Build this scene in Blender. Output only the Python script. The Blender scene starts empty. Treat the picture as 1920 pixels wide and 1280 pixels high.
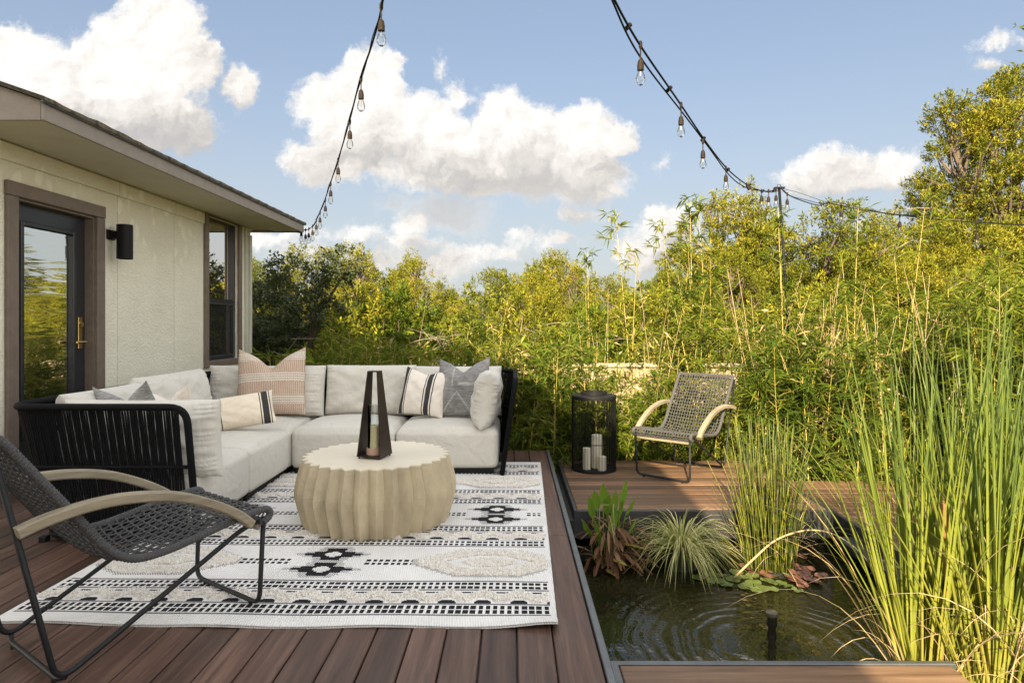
import bpy, math, random
import numpy as np
from mathutils import Vector, Matrix, Euler

R = math.radians
PI = math.pi
SC = bpy.context.scene
COL = SC.collection

# ------------------------------------------------------------------ camera
CAMZ = 1.28
cam_data = bpy.data.cameras.new('camera')
cam = bpy.data.objects.new('camera', cam_data)
COL.objects.link(cam)
cam.location = (0, 0, CAMZ)
cam.rotation_euler = (R(90), 0, 0)
cam_data.sensor_width = 36.0
cam_data.lens = 22.5
cam_data.shift_y = -35 / 1920
cam_data.clip_start = 0.05
cam_data.clip_end = 2000
SC.camera = cam

# ------------------------------------------------------------------ view
SC.render.engine = 'CYCLES'
SC.view_settings.view_transform = 'Standard'
SC.view_settings.look = 'None'
SC.view_settings.exposure = 1.75
SC.view_settings.gamma = 1.0
SC.cycles.max_bounces = 8
SC.cycles.transparent_max_bounces = 12
SC.cycles.use_denoising = True

# ------------------------------------------------------------------ sun: low, from behind the camera
SUN_TRAVEL = Vector((0.196, 0.98, -0.51)).normalized()
sun_el = math.asin(-SUN_TRAVEL.z)
to_sun = -SUN_TRAVEL
sun_data = bpy.data.lights.new('sun', 'SUN')
sun_data.energy = 4.6
sun_data.angle = R(0.5)
sun_data.color = (1.0, 0.82, 0.53)
sun = bpy.data.objects.new('sun', sun_data)
COL.objects.link(sun)
sun.rotation_euler = SUN_TRAVEL.to_track_quat('-Z', 'Y').to_euler()
sun.location = (-20, -10, 20)


# ------------------------------------------------------------------ node helper
class NT:
    def __init__(self, tree):
        self.t = tree

    def n(self, typ, ins=None, **props):
        nd = self.t.nodes.new(typ)
        for k, v in props.items():
            setattr(nd, k, v)
        if ins:
            for k, v in ins.items():
                self.set(nd, k, v)
        return nd

    def set(self, nd, k, v):
        s = nd.inputs[k]
        if hasattr(v, 'is_output') or isinstance(v, bpy.types.NodeSocket):
            self.t.links.new(v, s)
        else:
            if isinstance(v, (tuple, list)) and s.type == 'RGBA' and len(v) == 3:
                v = (*v, 1.0)
            s.default_value = v

    def math(self, op, a, b=None, c=None, clamp=False):
        nd = self.t.nodes.new('ShaderNodeMath')
        nd.operation = op
        nd.use_clamp = clamp
        for i, v in enumerate((a, b, c)):
            if v is not None:
                self.set(nd, i, v)
        return nd.outputs[0]

    def vm(self, op, a, b=None, c=None):
        nd = self.t.nodes.new('ShaderNodeVectorMath')
        nd.operation = op
        for i, v in enumerate((a, b, c)):
            if v is not None:
                self.set(nd, i, v)
        return nd.outputs['Value'] if op in ('LENGTH', 'DOT_PRODUCT', 'DISTANCE') else nd.outputs[0]

    def mix(self, fac, a, b, blend='MIX'):
        nd = self.t.nodes.new('ShaderNodeMix')
        nd.data_type = 'RGBA'
        nd.blend_type = blend
        self.set(nd, 0, fac)
        self.set(nd, 6, a)
        self.set(nd, 7, b)
        return nd.outputs[2]

    def noise(self, vec, scale, detail=4, rough=0.5, out=0, dist=0.0, dims='3D'):
        nd = self.n('ShaderNodeTexNoise', {'Scale': scale, 'Detail': detail, 'Roughness': rough, 'Distortion': dist}, noise_dimensions=dims)
        if vec is not None:
            self.set(nd, 'Vector', vec)
        return nd.outputs[out]

    def smooth(self, v, lo, hi):
        nd = self.n('ShaderNodeMapRange', {'From Min': lo, 'From Max': hi}, interpolation_type='SMOOTHSTEP')
        self.set(nd, 'Value', v)
        return nd.outputs[0]

    def ramp(self, fac, stops):
        nd = self.t.nodes.new('ShaderNodeValToRGB')
        e = nd.color_ramp.elements
        while len(e) < len(stops):
            e.new(0.5)
        for i, (p, c) in enumerate(stops):
            e[i].position = p
            e[i].color = (*c, 1) if len(c) == 3 else c
        self.set(nd, 0, fac)
        return nd.outputs[0]


# ------------------------------------------------------------------ world: Nishita sky + cumulus at infinity
world = bpy.data.worlds.new('World')
SC.world = world
world.use_nodes = True
wt = world.node_tree
wt.nodes.clear()


def px(x, y):
    return ((x - 960) / 100, (605 - y) / 100, 0.0)


def blob_group(name, blobs):
    g = bpy.data.node_groups.new(name, 'ShaderNodeTree')
    g.interface.new_socket('P', in_out='INPUT', socket_type='NodeSocketVector')
    g.interface.new_socket('D', in_out='OUTPUT', socket_type='NodeSocketFloat')
    nt = NT(g)
    gi = g.nodes.new('NodeGroupInput')
    go = g.nodes.new('NodeGroupOutput')
    P = gi.outputs[0]
    acc = None
    for (x, y, rx, ry) in blobs:
        d = nt.vm('SUBTRACT', P, px(x, y))
        d = nt.vm('MULTIPLY', d, (100 / rx, 100 / ry, 0))
        d = nt.vm('LENGTH', d)
        r = min(rx, ry) / 100
        f = nt.math('MULTIPLY_ADD', d, -r, r)
        acc = f if acc is None else nt.math('SMOOTH_MAX', acc, f, 0.12)
    nt.set(go, 0, acc)
    return g


BLOBS = [
    # big cloud above the house
    (300, 30, 75, 70), (235, 70, 70, 55), (180, 130, 130, 75), (40, 120, 110, 65), (-120, 130, 120, 80),
    (320, 120, 90, 80), (250, 215, 150, 70), (85, 70, 18, 14), (350, 240, 60, 50), (445, 165, 32, 36), (80, 230, 120, 70),
    # big cloud in the middle
    (690, 140, 62, 58), (690, 220, 105, 85), (595, 195, 48, 40), (575, 285, 46, 34), (650, 300, 100, 48),
    (780, 240, 85, 75), (850, 275, 70, 60), (945, 225, 62, 55), (1010, 250, 70, 60), (1095, 255, 72, 62),
    (1150, 245, 34, 34), (930, 310, 210, 60), (1085, 325, 85, 52), (848, 180, 20, 26), (1130, 350, 40, 28),
    # right cloud
    (1245, 450, 62, 52), (1275, 420, 32, 26), (1210, 480, 50, 40), (1540, 315, 62, 32), (1600, 325, 100, 36), (1680, 318, 66, 34), (1500, 345, 50, 24),
    # small ones over the trees
    (680, 432, 42, 16), (640, 440, 30, 10), (775, 422, 24, 24), (770, 458, 54, 18), (1092, 393, 34, 13), (1240, 302, 13, 9),
    (820, 500, 70, 22), (978, 441, 22, 12), (950, 470, 44, 16), (520, 440, 60, 14), (700, 492, 70, 18), (880, 478, 52, 16), (590, 478, 70, 16), (1040, 448, 40, 12), (760, 415, 16, 22), (1400, 395, 60, 14), (1870, 82, 32, 11), (1862, 121, 20, 11), (822, 128, 9, 14),
]
GREY = [(840, 392, 95, 42), (1000, 355, 150, 26), (1000, 340, 160, 26), (870, 420, 50, 26), (740, 372, 40, 20), (330, 260, 50, 30)]

w = NT(wt)
tc = w.n('ShaderNodeTexCoord')
dirv = tc.outputs['Generated']
sep = w.n('ShaderNodeSeparateXYZ', {'Vector': dirv})
dx, dy, dz = sep.outputs
ady = w.math('MAXIMUM', w.math('ABSOLUTE', dy), 0.12)
U = w.math('MULTIPLY', w.math('DIVIDE', dx, ady), 12.0)
V = w.math('MULTIPLY', w.math('DIVIDE', dz, ady), 12.0)
comb = w.n('ShaderNodeCombineXYZ', {'X': U, 'Y': V, 'Z': 0.0})
P = comb.outputs[0]
# domain warp for ragged outlines
warp = w.n('ShaderNodeTexNoise', {'Scale': 1.1, 'Detail': 6.0, 'Roughness': 0.62, 'Vector': P}).outputs[1]
warp = w.vm('SUBTRACT', warp, (0.5, 0.5, 0.5))
warp = w.vm('MULTIPLY', warp, (1.1, 1.0, 0.0))
PW = w.vm('ADD', P, warp)
grp = blob_group('cloud_shapes', BLOBS)
ggrp = blob_group('cloud_undersides', GREY)


def bill(vec):
    """cauliflower relief"""
    v = w.n('ShaderNodeTexVoronoi', {'Scale': 2.6, 'Detail': 3.0, 'Roughness': 0.55, 'Lacunarity': 2.1, 'Smoothness': 0.6, 'Vector': vec}, voronoi_dimensions='2D', feature='SMOOTH_F1', normalize=True)
    return v.outputs['Distance']


def dens(vec):
    g = w.n('ShaderNodeGroup')
    g.node_tree = grp
    w.set(g, 0, vec)
    return g.outputs[0]


b0 = bill(PW)
n0 = w.noise(PW, 2.3, 7, 0.60)
fine = w.noise(P, 8.0, 6, 0.68)
edge = w.math('ADD', w.math('MULTIPLY', b0, -0.22), w.math('ADD', w.math('MULTIPLY', w.math('SUBTRACT', n0, 0.5), 0.34), w.math('MULTIPLY', w.math('SUBTRACT', fine, 0.5), 0.22)))
core = dens(PW)
d0 = w.math('ADD', w.math('ADD', core, edge), 0.17)
alpha_f = w.smooth(d0, 0.0, 0.24)
dlow = w.smooth(dens(w.vm('ADD', PW, (0.20, -0.80, 0))), -0.50, 0.45)
dtop = w.smooth(dens(w.vm('ADD', PW, (-0.25, 0.50, 0))), -0.45, 0.40)
shade = w.math('MULTIPLY', w.math('SUBTRACT', 1.0, dlow), dtop)
b1 = bill(w.vm('ADD', PW, (-0.05, 0.08, 0)))
n1 = w.noise(w.vm('ADD', PW, (-0.09, 0.15, 0)), 2.3, 7, 0.60)
relief = w.math('MULTIPLY_ADD', w.math('SUBTRACT', b1, b0), 0.50, w.math('MULTIPLY', w.math('SUBTRACT', n0, n1), 1.1))
soft = w.math('MULTIPLY', w.math('SUBTRACT', w.noise(P, 0.9, 4, 0.5), 0.5), 0.55)
gg = w.n('ShaderNodeGroup')
gg.node_tree = ggrp
w.set(gg, 0, PW)
gd = gg.outputs[0]
galpha = w.math('MULTIPLY', w.smooth(w.math('ADD', w.math('MULTIPLY', edge, 0.5), gd), -0.10, 0.26), 0.85)
lit = w.math('ADD', w.math('MULTIPLY_ADD', shade, -0.85, 0.95), w.math('ADD', relief, soft), clamp=True)
lit = w.math('MULTIPLY', lit, w.math('MULTIPLY_ADD', galpha, -0.80, 1.0), clamp=True)
CL = 3.0          # cloud radiance in the units of the sky before the background strength
ccol = w.ramp(lit, [(0.0, (0.58, 0.565, 0.56)), (0.25, (0.68, 0.65, 0.62)), (0.60, (0.90, 0.855, 0.80)), (0.95, (1.06, 1.03, 0.99))])
ccol = w.vm('MULTIPLY', ccol, (CL, CL, CL))
alpha = w.math('MAXIMUM', alpha_f, w.math('MULTIPLY', galpha, 0.8))
front = w.smooth(dy, 0.10, 0.2)
alpha = w.math('MULTIPLY', alpha, front)
# unseen sky: broken bright cumulus added overhead and behind the camera to lift shade
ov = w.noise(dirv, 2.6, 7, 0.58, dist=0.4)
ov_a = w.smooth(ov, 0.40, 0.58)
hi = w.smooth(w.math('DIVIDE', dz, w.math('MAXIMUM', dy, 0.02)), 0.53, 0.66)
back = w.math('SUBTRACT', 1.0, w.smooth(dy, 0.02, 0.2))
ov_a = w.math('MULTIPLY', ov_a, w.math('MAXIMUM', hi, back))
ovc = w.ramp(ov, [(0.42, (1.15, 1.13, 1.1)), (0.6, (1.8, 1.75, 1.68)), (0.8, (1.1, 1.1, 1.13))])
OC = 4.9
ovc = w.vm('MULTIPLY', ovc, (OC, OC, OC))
sky = w.n('ShaderNodeTexSky', sky_type='NISHITA', sun_disc=False, sun_elevation=sun_el,
          sun_rotation=math.atan2(to_sun.x, to_sun.y), altitude=200, air_density=1.0, dust_density=1.6, ozone_density=1.6)
skyc = sky.outputs[0]
skym = w.vm('MULTIPLY', skyc, (0.80, 0.66, 0.56))
# veil of summer haze, thicker toward the horizon
hz = w.smooth(dz, 0.42, 0.02)
veil = w.mix(hz, (1.02, 1.36, 1.92), (1.66, 1.82, 1.93))
skym = w.mix(w.math('MULTIPLY_ADD', hz, 0.33, 0.55), skym, veil)
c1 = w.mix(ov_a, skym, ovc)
c2 = w.mix(alpha, c1, ccol)
bg = w.n('ShaderNodeBackground', {'Color': c2, 'Strength': 0.10})
wo = w.n('ShaderNodeOutputWorld', {'Surface': bg.outputs[0]})
world.cycles.sampling_method = 'MANUAL'
world.cycles.sample_map_resolution = 512


# ------------------------------------------------------------------ materials
def material(name):
    m = bpy.data.materials.new(name)
    m.use_nodes = True
    t = m.node_tree
    t.nodes.clear()
    n = NT(t)
    out = n.n('ShaderNodeOutputMaterial')
    return m, n, out


def pbr(name, col, rough=0.6, metal=0.0, var=0.12, vscale=6.0, bump=0.0, bscale=120.0, coords='Object', spec=0.5, detail=5, bump2=0.0, b2scale=8.0, stretch=None):
    m, n, out = material(name)
    tcn = n.n('ShaderNodeTexCoord')
    v = tcn.outputs[coords]
    if stretch:
        v = n.vm('MULTIPLY', v, stretch)
    ns = n.noise(v, vscale, detail, 0.6)
    lo = tuple(c * (1 - var) for c in col)
    hi_ = tuple(min(1, c * (1 + var)) for c in col)
    c = n.ramp(ns, [(0.3, lo), (0.7, hi_)])
    p = n.n('ShaderNodeBsdfPrincipled', {'Base Color': c, 'Roughness': rough, 'Metallic': metal, 'Specular IOR Level': spec})
    if bump or bump2:
        h = n.math('MULTIPLY', n.noise(v, bscale, 3, 0.6), bump)
        if bump2:
            h = n.math('MULTIPLY_ADD', n.noise(v, b2scale, 3, 0.5), bump2, h)
        b = n.n('ShaderNodeBump', {'Height': h, 'Strength': 1.0, 'Distance': 1.0})
        n.set(p, 'Normal', b.outputs[0])
    n.set(out, 'Surface', p.outputs[0])
    return m


def leafmat(name, stops, trans=0.35, rough=0.55, spec=0.25, objvar=0.25, clump=0.0, cscale=1.8):
    """leaf colour differs from leaf to leaf (random per island) and a little from plant to plant"""
    m, n, out = material(name)
    g = n.n('ShaderNodeNewGeometry')
    oi = n.n('ShaderNodeObjectInfo')
    isl = n.math('MULTIPLY_ADD', n.math('SUBTRACT', g.outputs['Random Per Island'], 0.5), 0.62 if clump else 1.0, 0.5)
    f = n.math('MULTIPLY_ADD', n.math('SUBTRACT', oi.outputs['Random'], 0.5), objvar, isl, clamp=True)
    if clump:
        tcn = n.n('ShaderNodeTexCoord')
        f = n.math('MULTIPLY_ADD', n.math('SUBTRACT', n.noise(tcn.outputs['Object'], cscale, 3, 0.6), 0.5), clump, f, clamp=True)
    c = n.ramp(f, stops)
    p = n.n('ShaderNodeBsdfPrincipled', {'Base Color': c, 'Roughness': rough, 'Specular IOR Level': spec})
    tr = n.n('ShaderNodeBsdfTranslucent', {'Color': n.mix(0.5, c, (0.30, 0.33, 0.03), 'MIX')})
    mx = n.n('ShaderNodeMixShader', {0: trans, 1: p.outputs[0], 2: tr.outputs[0]})
    n.set(out, 'Surface', mx.outputs[0])
    return m


def woodmat(name, axis, cols, rough=0.55, island=True, scale=1.0, spec=0.35):
    m, n, out = material(name)
    tcn = n.n('ShaderNodeTexCoord')
    g = n.n('ShaderNodeNewGeometry')
    v = tcn.outputs['Object']
    rnd = g.outputs['Random Per Island']
    off = n.n('ShaderNodeCombineXYZ', {'X': n.math('MULTIPLY', rnd, 37.0), 'Y': n.math('MULTIPLY', rnd, 91.0), 'Z': 0.0})
    v = n.vm('ADD', v, off.outputs[0])
    st = [26 * scale, 26 * scale, 26 * scale]
    st[axis] = 1.3 * scale
    gv = n.vm('MULTIPLY', v, tuple(st))
    grain = n.noise(gv, 1.0, 6, 0.62, dist=0.6)
    st2 = [160 * scale, 160 * scale, 160 * scale]
    st2[axis] = 4 * scale
    pores = n.noise(n.vm('MULTIPLY', v, tuple(st2)), 1.0, 3, 0.6)
    blot = n.noise(v, 2.2 * scale, 4, 0.6)
    c = n.ramp(grain, [(0.25, cols[0]), (0.5, cols[1]), (0.78, cols[2])])
    k = n.math('MULTIPLY_ADD', rnd, 0.75, 0.62)
    k = n.math('MULTIPLY', k, n.math('MULTIPLY_ADD', n.math('SUBTRACT', blot, 0.5), 0.7, 1.0))
    k = n.math('MULTIPLY', k, n.math('MULTIPLY_ADD', n.math('SUBTRACT', pores, 0.5), 0.5, 1.0))
    c = n.vm('MULTIPLY', c, n.n('ShaderNodeCombineXYZ', {'X': k, 'Y': k, 'Z': k}).outputs[0])
    h = n.math('MULTIPLY_ADD', pores, 0.0007, n.math('MULTIPLY', grain, 0.0012))
    b = n.n('ShaderNodeBump', {'Height': h, 'Strength': 1.0, 'Distance': 1.0})
    p = n.n('ShaderNodeBsdfPrincipled', {'Base Color': c, 'Roughness': n.math('MULTIPLY_ADD', blot, 0.35, rough - 0.18), 'Specular IOR Level': spec, 'Normal': b.outputs[0]})
    n.set(out, 'Surface', p.outputs[0])
    return m


M = {}
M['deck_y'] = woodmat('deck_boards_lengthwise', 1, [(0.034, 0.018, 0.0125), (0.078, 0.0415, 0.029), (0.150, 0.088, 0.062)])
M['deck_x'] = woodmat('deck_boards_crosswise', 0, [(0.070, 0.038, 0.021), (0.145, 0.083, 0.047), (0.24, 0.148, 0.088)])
M['teak'] = woodmat('weathered_teak', 0, [(0.160, 0.134, 0.092), (0.228, 0.193, 0.134), (0.295, 0.250, 0.175)], rough=0.6, scale=2.0)
M['black'] = pbr('black_powder_coat', (0.009, 0.0092, 0.010), 0.55, 0.0, 0.2, 20, 0.0002, 300, spec=0.18)
M['edge'] = pbr('grey_metal_edging', (0.12, 0.125, 0.13), 0.42, 0.6, 0.2, 9, 0.0002, 200)
M['fascia'] = pbr('dark_fascia', (0.030, 0.030, 0.032), 0.5, 0.0, 0.3, 8, 0.0004, 90)
M['liner'] = pbr('pond_liner', (0.012, 0.014, 0.010), 0.7, 0.0, 0.4, 5, 0.004, 14)


# ------------------------------------------------------------------ mesh building
class MB:
    def __init__(self):
        self.v, self.f, self.n = [], [], 0

    def add(self, verts, faces):
        verts = np.asarray(verts, dtype=np.float64).reshape(-1, 3)
        o = self.n
        self.v.append(verts)
        self.n += len(verts)
        if isinstance(faces, np.ndarray):
            self.f.append((faces + o).tolist())
        else:
            self.f.append([[i + o for i in q] for q in faces])

    def build(self, name, mat, parent=None, smooth=False, world=False, loc=None, rot=None):
        me = bpy.data.meshes.new(name)
        vv = np.concatenate(self.v) if self.v else np.zeros((0, 3))
        ff = [q for g in self.f for q in g]
        me.from_pydata(vv.tolist(), [], ff)
        me.update()
        if smooth:
            me.polygons.foreach_set('use_smooth', [True] * len(me.polygons))
        if isinstance(mat, (list, tuple)):
            for k in mat:
                me.materials.append(k)
        else:
            me.materials.append(mat)
        return link(name, me, parent, world, loc, rot)


def link(name, me, parent=None, world=False, loc=None, rot=None):
    o = bpy.data.objects.new(name, me)
    COL.objects.link(o)
    if parent is not None:
        o.parent = parent
        if world and parent.type == 'EMPTY':
            o.matrix_parent_inverse = (Matrix.Translation(parent.location) @ parent.rotation_euler.to_matrix().to_4x4()).inverted()
    if loc is not None:
        o.location = loc
    if rot is not None:
        o.rotation_euler = rot
    return o


def tag(o, label=None, cat=None, group=None, kind=None):
    if label:
        o['label'] = label
    if cat:
        o['category'] = cat
    if group:
        o['group'] = group
    if kind:
        o['kind'] = kind
    return o


def empty(name, loc=(0, 0, 0), rz=0.0, label=None, cat=None, group=None):
    o = bpy.data.objects.new(name, None)
    o.empty_display_size = 0.1
    COL.objects.link(o)
    o.location = loc
    o.rotation_euler = (0, 0, rz)
    return tag(o, label, cat, group)


def copy_tree(o, parent=None):
    c = o.copy()
    COL.objects.link(c)
    if parent is not None:
        c.parent = parent
    for ch in list(o.children):
        copy_tree(ch, c)
    return c


def box(mb, x0, x1, y0, y1, z0, z1, bev=0.0):
    if bev <= 0:
        v = [(x0, y0, z0), (x1, y0, z0), (x1, y1, z0), (x0, y1, z0), (x0, y0, z1), (x1, y0, z1), (x1, y1, z1), (x0, y1, z1)]
        f = [(0, 3, 2, 1), (4, 5, 6, 7), (0, 1, 5, 4), (1, 2, 6, 5), (2, 3, 7, 6), (3, 0, 4, 7)]
        mb.add(v, f)
        return
    b = min(bev, (x1 - x0) / 2.01, (y1 - y0) / 2.01, (z1 - z0) / 2.01)
    lay = [(b, z0), (0, z0 + b), (0, z1 - b), (b, z1)]
    v = []
    for (i, z) in lay:
        ax0, ax1, ay0, ay1 = x0 + i, x1 - i, y0 + i, y1 - i
        v += [(ax0 + b, ay0, z), (ax1 - b, ay0, z), (ax1, ay0 + b, z), (ax1, ay1 - b, z), (ax1 - b, ay1, z), (ax0 + b, ay1, z), (ax0, ay1 - b, z), (ax0, ay0 + b, z)]
    f = [tuple(range(7, -1, -1)), tuple(range(24, 32))]
    for k in range(3):
        for i in range(8):
            j = (i + 1) % 8
            f.append((k * 8 + i, k * 8 + j, k * 8 + 8 + j, k * 8 + 8 + i))
    mb.add(v, f)


def nrm(a):
    return a / np.maximum(np.linalg.norm(a, axis=-1, keepdims=True), 1e-9)


def smooth_path(pts, k=8):
    """Catmull-Rom through the points"""
    p = np.asarray(pts, float)
    p = np.vstack([2 * p[0] - p[1], p, 2 * p[-1] - p[-2]])
    out = []
    for i in range(1, len(p) - 2):
        for t in np.linspace(0, 1, k, endpoint=False):
            a, b, c, d = p[i - 1], p[i], p[i + 1], p[i + 2]
            out.append(0.5 * ((2 * b) + (-a + c) * t + (2 * a - 5 * b + 4 * c - d) * t * t + (-a + 3 * b - 3 * c + d) * t ** 3))
    out.append(p[-2])
    return np.array(out)


def fillet(pts, r, seg=6):
    p = [np.asarray(q, float) for q in pts]
    out = [p[0]]
    for i in range(1, len(p) - 1):
        a, b, c = p[i - 1], p[i], p[i + 1]
        u, v = (a - b), (c - b)
        lu, lv = np.linalg.norm(u), np.linalg.norm(v)
        k = min(r, lu * 0.45, lv * 0.45)
        s, e = b + u / lu * k, b + v / lv * k
        for t in np.linspace(0, 1, seg + 1):
            out.append((1 - t) ** 2 * s + 2 * t * (1 - t) * b + t * t * e)
    out.append(p[-1])
    return np.array(out)


def frames(p, up=None):
    p = np.asarray(p, float)
    t = np.zeros_like(p)
    t[1:-1] = p[2:] - p[:-2]
    t[0], t[-1] = p[1] - p[0], p[-1] - p[-2]
    t = nrm(t)
    N = np.zeros_like(p)
    ref = np.array(up if up is not None else ((0, 0, 1) if abs(t[0][2]) < 0.9 else (1, 0, 0)), float)
    prev = ref - t[0] * ref.dot(t[0])
    prev /= np.linalg.norm(prev)
    for i in range(len(p)):
        if up is not None:
            prev = ref
        q = prev - t[i] * prev.dot(t[i])
        l = np.linalg.norm(q)
        if l > 1e-6:
            prev = q / l
        N[i] = prev
    return t, N, np.cross(t, N)


def tube(mb, pts, r, n=6, cap=True, closed=False, shape=None, up=None):
    """tube along pts; r one radius or one per point; shape an (n,2) outline instead of a circle"""
    p = np.asarray(pts, float)
    m = len(p)
    t, N, B = frames(p, up)
    if shape is None:
        a = np.arange(n) / n * 2 * PI
        shape = np.stack([np.cos(a), np.sin(a)], 1)
    shape = np.asarray(shape, float)
    n = len(shape)
    rr = np.broadcast_to(np.asarray(r, float), (m,))
    v = p[:, None, :] + rr[:, None, None] * (shape[None, :, 0:1] * N[:, None, :] + shape[None, :, 1:2] * B[:, None, :])
    i = np.arange(m - 1)[:, None] * n
    j = np.arange(n)[None, :]
    k = (j + 1) % n
    f = np.stack([i + j, i + k, i + n + k, i + n + j], -1).reshape(-1, 4)
    faces = f.tolist()
    if cap:
        faces.append(list(range(n - 1, -1, -1)))
        faces.append(list(range((m - 1) * n, m * n)))
    mb.add(v.reshape(-1, 3), faces)


def lathe(mb, prof, n=32, c=(0, 0, 0)):
    """prof: (r, z) from bottom to top; closes to the axis where r = 0"""
    v, f = [], []
    a = np.arange(n) / n * 2 * PI
    for (r, z) in prof:
        v += [(c[0] + r * math.cos(t), c[1] + r * math.sin(t), c[2] + z) for t in a]
    for i in range(len(prof) - 1):
        for j in range(n):
            k = (j + 1) % n
            f.append((i * n + j, i * n + k, i * n + n + k, i * n + n + j))
    mb.add(v, f)


def disc(mb, r, z, n=32, c=(0, 0), flip=False):
    a = np.arange(n) / n * 2 * PI
    v = [(c[0] + r * math.cos(t), c[1] + r * math.sin(t), z) for t in a]
    mb.add(v, [tuple(range(n)) if not flip else tuple(range(n - 1, -1, -1))])


def at(x, y, d):
    """world point seen at photograph pixel x, y at depth d"""
    return np.array([(x - 960) * d / 1200, d, CAMZ + (605 - y) * d / 1200])


# ================================================================== SETTING
rng = np.random.default_rng(7)


def ground_mat():
    m, n, out = material('dry_meadow_soil')
    tcn = n.n('ShaderNodeTexCoord')
    v = tcn.outputs['Object']
    a = n.noise(v, 0.7, 6, 0.65)
    b = n.noise(v, 9.0, 6, 0.7)
    c = n.ramp(n.math('MULTIPLY_ADD', b, 0.5, n.math('MULTIPLY', a, 0.5)), [(0.3, (0.055, 0.050, 0.022)), (0.48, (0.13, 0.115, 0.045)), (0.62, (0.24, 0.19, 0.10)), (0.8, (0.33, 0.26, 0.16))])
    bp = n.n('ShaderNodeBump', {'Height': n.math('MULTIPLY', b, 0.06), 'Strength': 1.0, 'Distance': 1.0})
    p = n.n('ShaderNodeBsdfPrincipled', {'Base Color': c, 'Roughness': 0.95, 'Specular IOR Level': 0.1, 'Normal': bp.outputs[0]})
    n.set(out, 'Surface', p.outputs[0])
    return m


GZ = -0.42
mb = MB()
hx0, hx1, hy0, hy1 = 0.2, 2.7, 1.8, 5.6
B = 900
xs = [-B, hx0, hx1, B]
ys = [-B, hy0, hy1, B]
for i in range(3):
    for j in range(3):
        if i == 1 and j == 1:
            continue
        mb.add([(xs[i], ys[j], GZ), (xs[i + 1], ys[j], GZ), (xs[i + 1], ys[j + 1], GZ), (xs[i], ys[j + 1], GZ)], [(0, 1, 2, 3)])
tag(mb.build('ground', ground_mat()), kind='structure')


# ---- decks
def boards_y(mb, xs, y0, y1, z, th, joints, gap=0.006):
    """boards running along Y; xs = board edges"""
    for k in range(len(xs) - 1):
        cuts = [y0] + joints(k) + [y1]
        for a, b in zip(cuts, cuts[1:]):
            dz = random.uniform(-0.0012, 0.0012)
            box(mb, xs[k] + gap / 2, xs[k + 1] - gap / 2, a + 0.0015, b - 0.0015, z - th + dz, z + dz, 0.004)


def boards_x(mb, ys, x0, x1, z, th, joints, gap=0.006):
    for k in range(len(ys) - 1):
        cuts = [x0] + joints(k) + [x1]
        for a, b in zip(cuts, cuts[1:]):
            dz = random.uniform(-0.0012, 0.0012)
            box(mb, a + 0.0015, b - 0.0015, ys[k] + gap / 2, ys[k + 1] - gap / 2, z - th + dz, z + dz, 0.004)


random.seed(11)
DX = 0.338
edges = [DX - 0.172]
while edges[-1] > -3.76:
    edges.append(edges[-1] - 0.146)
edges = sorted(edges) + [DX]
edges[0] = -3.76
DY1 = 6.42
mb = MB()
boards_y(mb, edges, 0.3, DY1, 0.0, 0.025, lambda k: sorted([random.choice([1.1, 2.0, 3.3, 4.4, 5.3]) + random.uniform(-.1, .1)]) if k < len(edges) - 2 else [3.86])
deck = mb.build('deck', M['deck_y'])
tag(deck, kind='structure')
mb = MB()
box(mb, -3.76, DX - 0.03, 0.3, DY1 - 0.01, -0.40, -0.027)
box(mb, -3.76, DX, DY1 + 0.002, DY1 + 0.03, -0.40, -0.006)
mb.build('deck_frame', M['fascia'], deck)
mb = MB()
box(mb, DX + 0.004, DX + 0.034, 0.3, DY1 + 0.03, -0.60, 0.004, 0.003)
mb.build('metal_edging', M['edge'], deck)

# platform one step lower behind the pond
LZ = -0.15
PX0, PX1, PY0, PY1 = 0.50, 2.42, 4.90, 6.66
random.seed(5)
ys = [PY0 + 0.012]
while ys[-1] + 0.14 < PY1:
    ys.append(ys[-1] + 0.146)
ys[-1] = PY1
mb = MB()
boards_x(mb, ys, PX0, PX1, LZ, 0.025, lambda k: [])
plat = mb.build('lower_deck', M['deck_x'])
tag(plat, kind='structure')
mb = MB()
box(mb, PX0 - 0.028, PX0 - 0.002, PY0 - 0.02, PY1 + 0.02, -0.36, LZ + 0.004, 0.002)
box(mb, PX0 - 0.028, PX1 + 0.03, PY0 - 0.022, PY0 + 0.008, -0.362, LZ - 0.003, 0.003)
box(mb, PX1 + 0.002, PX1 + 0.03, PY0 + 0.01, PY1 + 0.02, -0.36, LZ + 0.002, 0.002)
box(mb, PX0, PX1, PY0 + 0.012, PY1, -0.34, LZ - 0.028)
mb.build('metal_edging', M['fascia'], plat)
# beam filling the slot between the two decks
mb = MB()
box(mb, DX + 0.036, PX0 - 0.03, 4.84, DY1, -0.40, -0.215)
mb.build('gap_beam', M['liner'], plat)

# walkway lower still, to the right
WZ = -0.25
random.seed(9)
ys = [4.30]
while ys[-1] + 0.14 < 6.27:
    ys.append(ys[-1] + 0.146)
mb = MB()
boards_x(mb, ys, 2.625, 6.5, WZ, 0.025, lambda k: [random.choice([3.6, 4.2, 5.0]) + random.uniform(-.1, .1)])
walk = mb.build('walkway', M['deck_x'])
tag(walk, kind='structure')
mb = MB()
box(mb, 2.59, 2.620, 3.0, 6.27, -0.42, WZ + 0.004, 0.003)
box(mb, 2.452, 2.588, 3.0, 4.87, -0.40, -0.345, 0.003)
box(mb, 2.63, 6.5, 4.27, 6.26, -0.40, WZ - 0.028)
mb.build('metal_edging', M['fascia'], walk)

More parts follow.
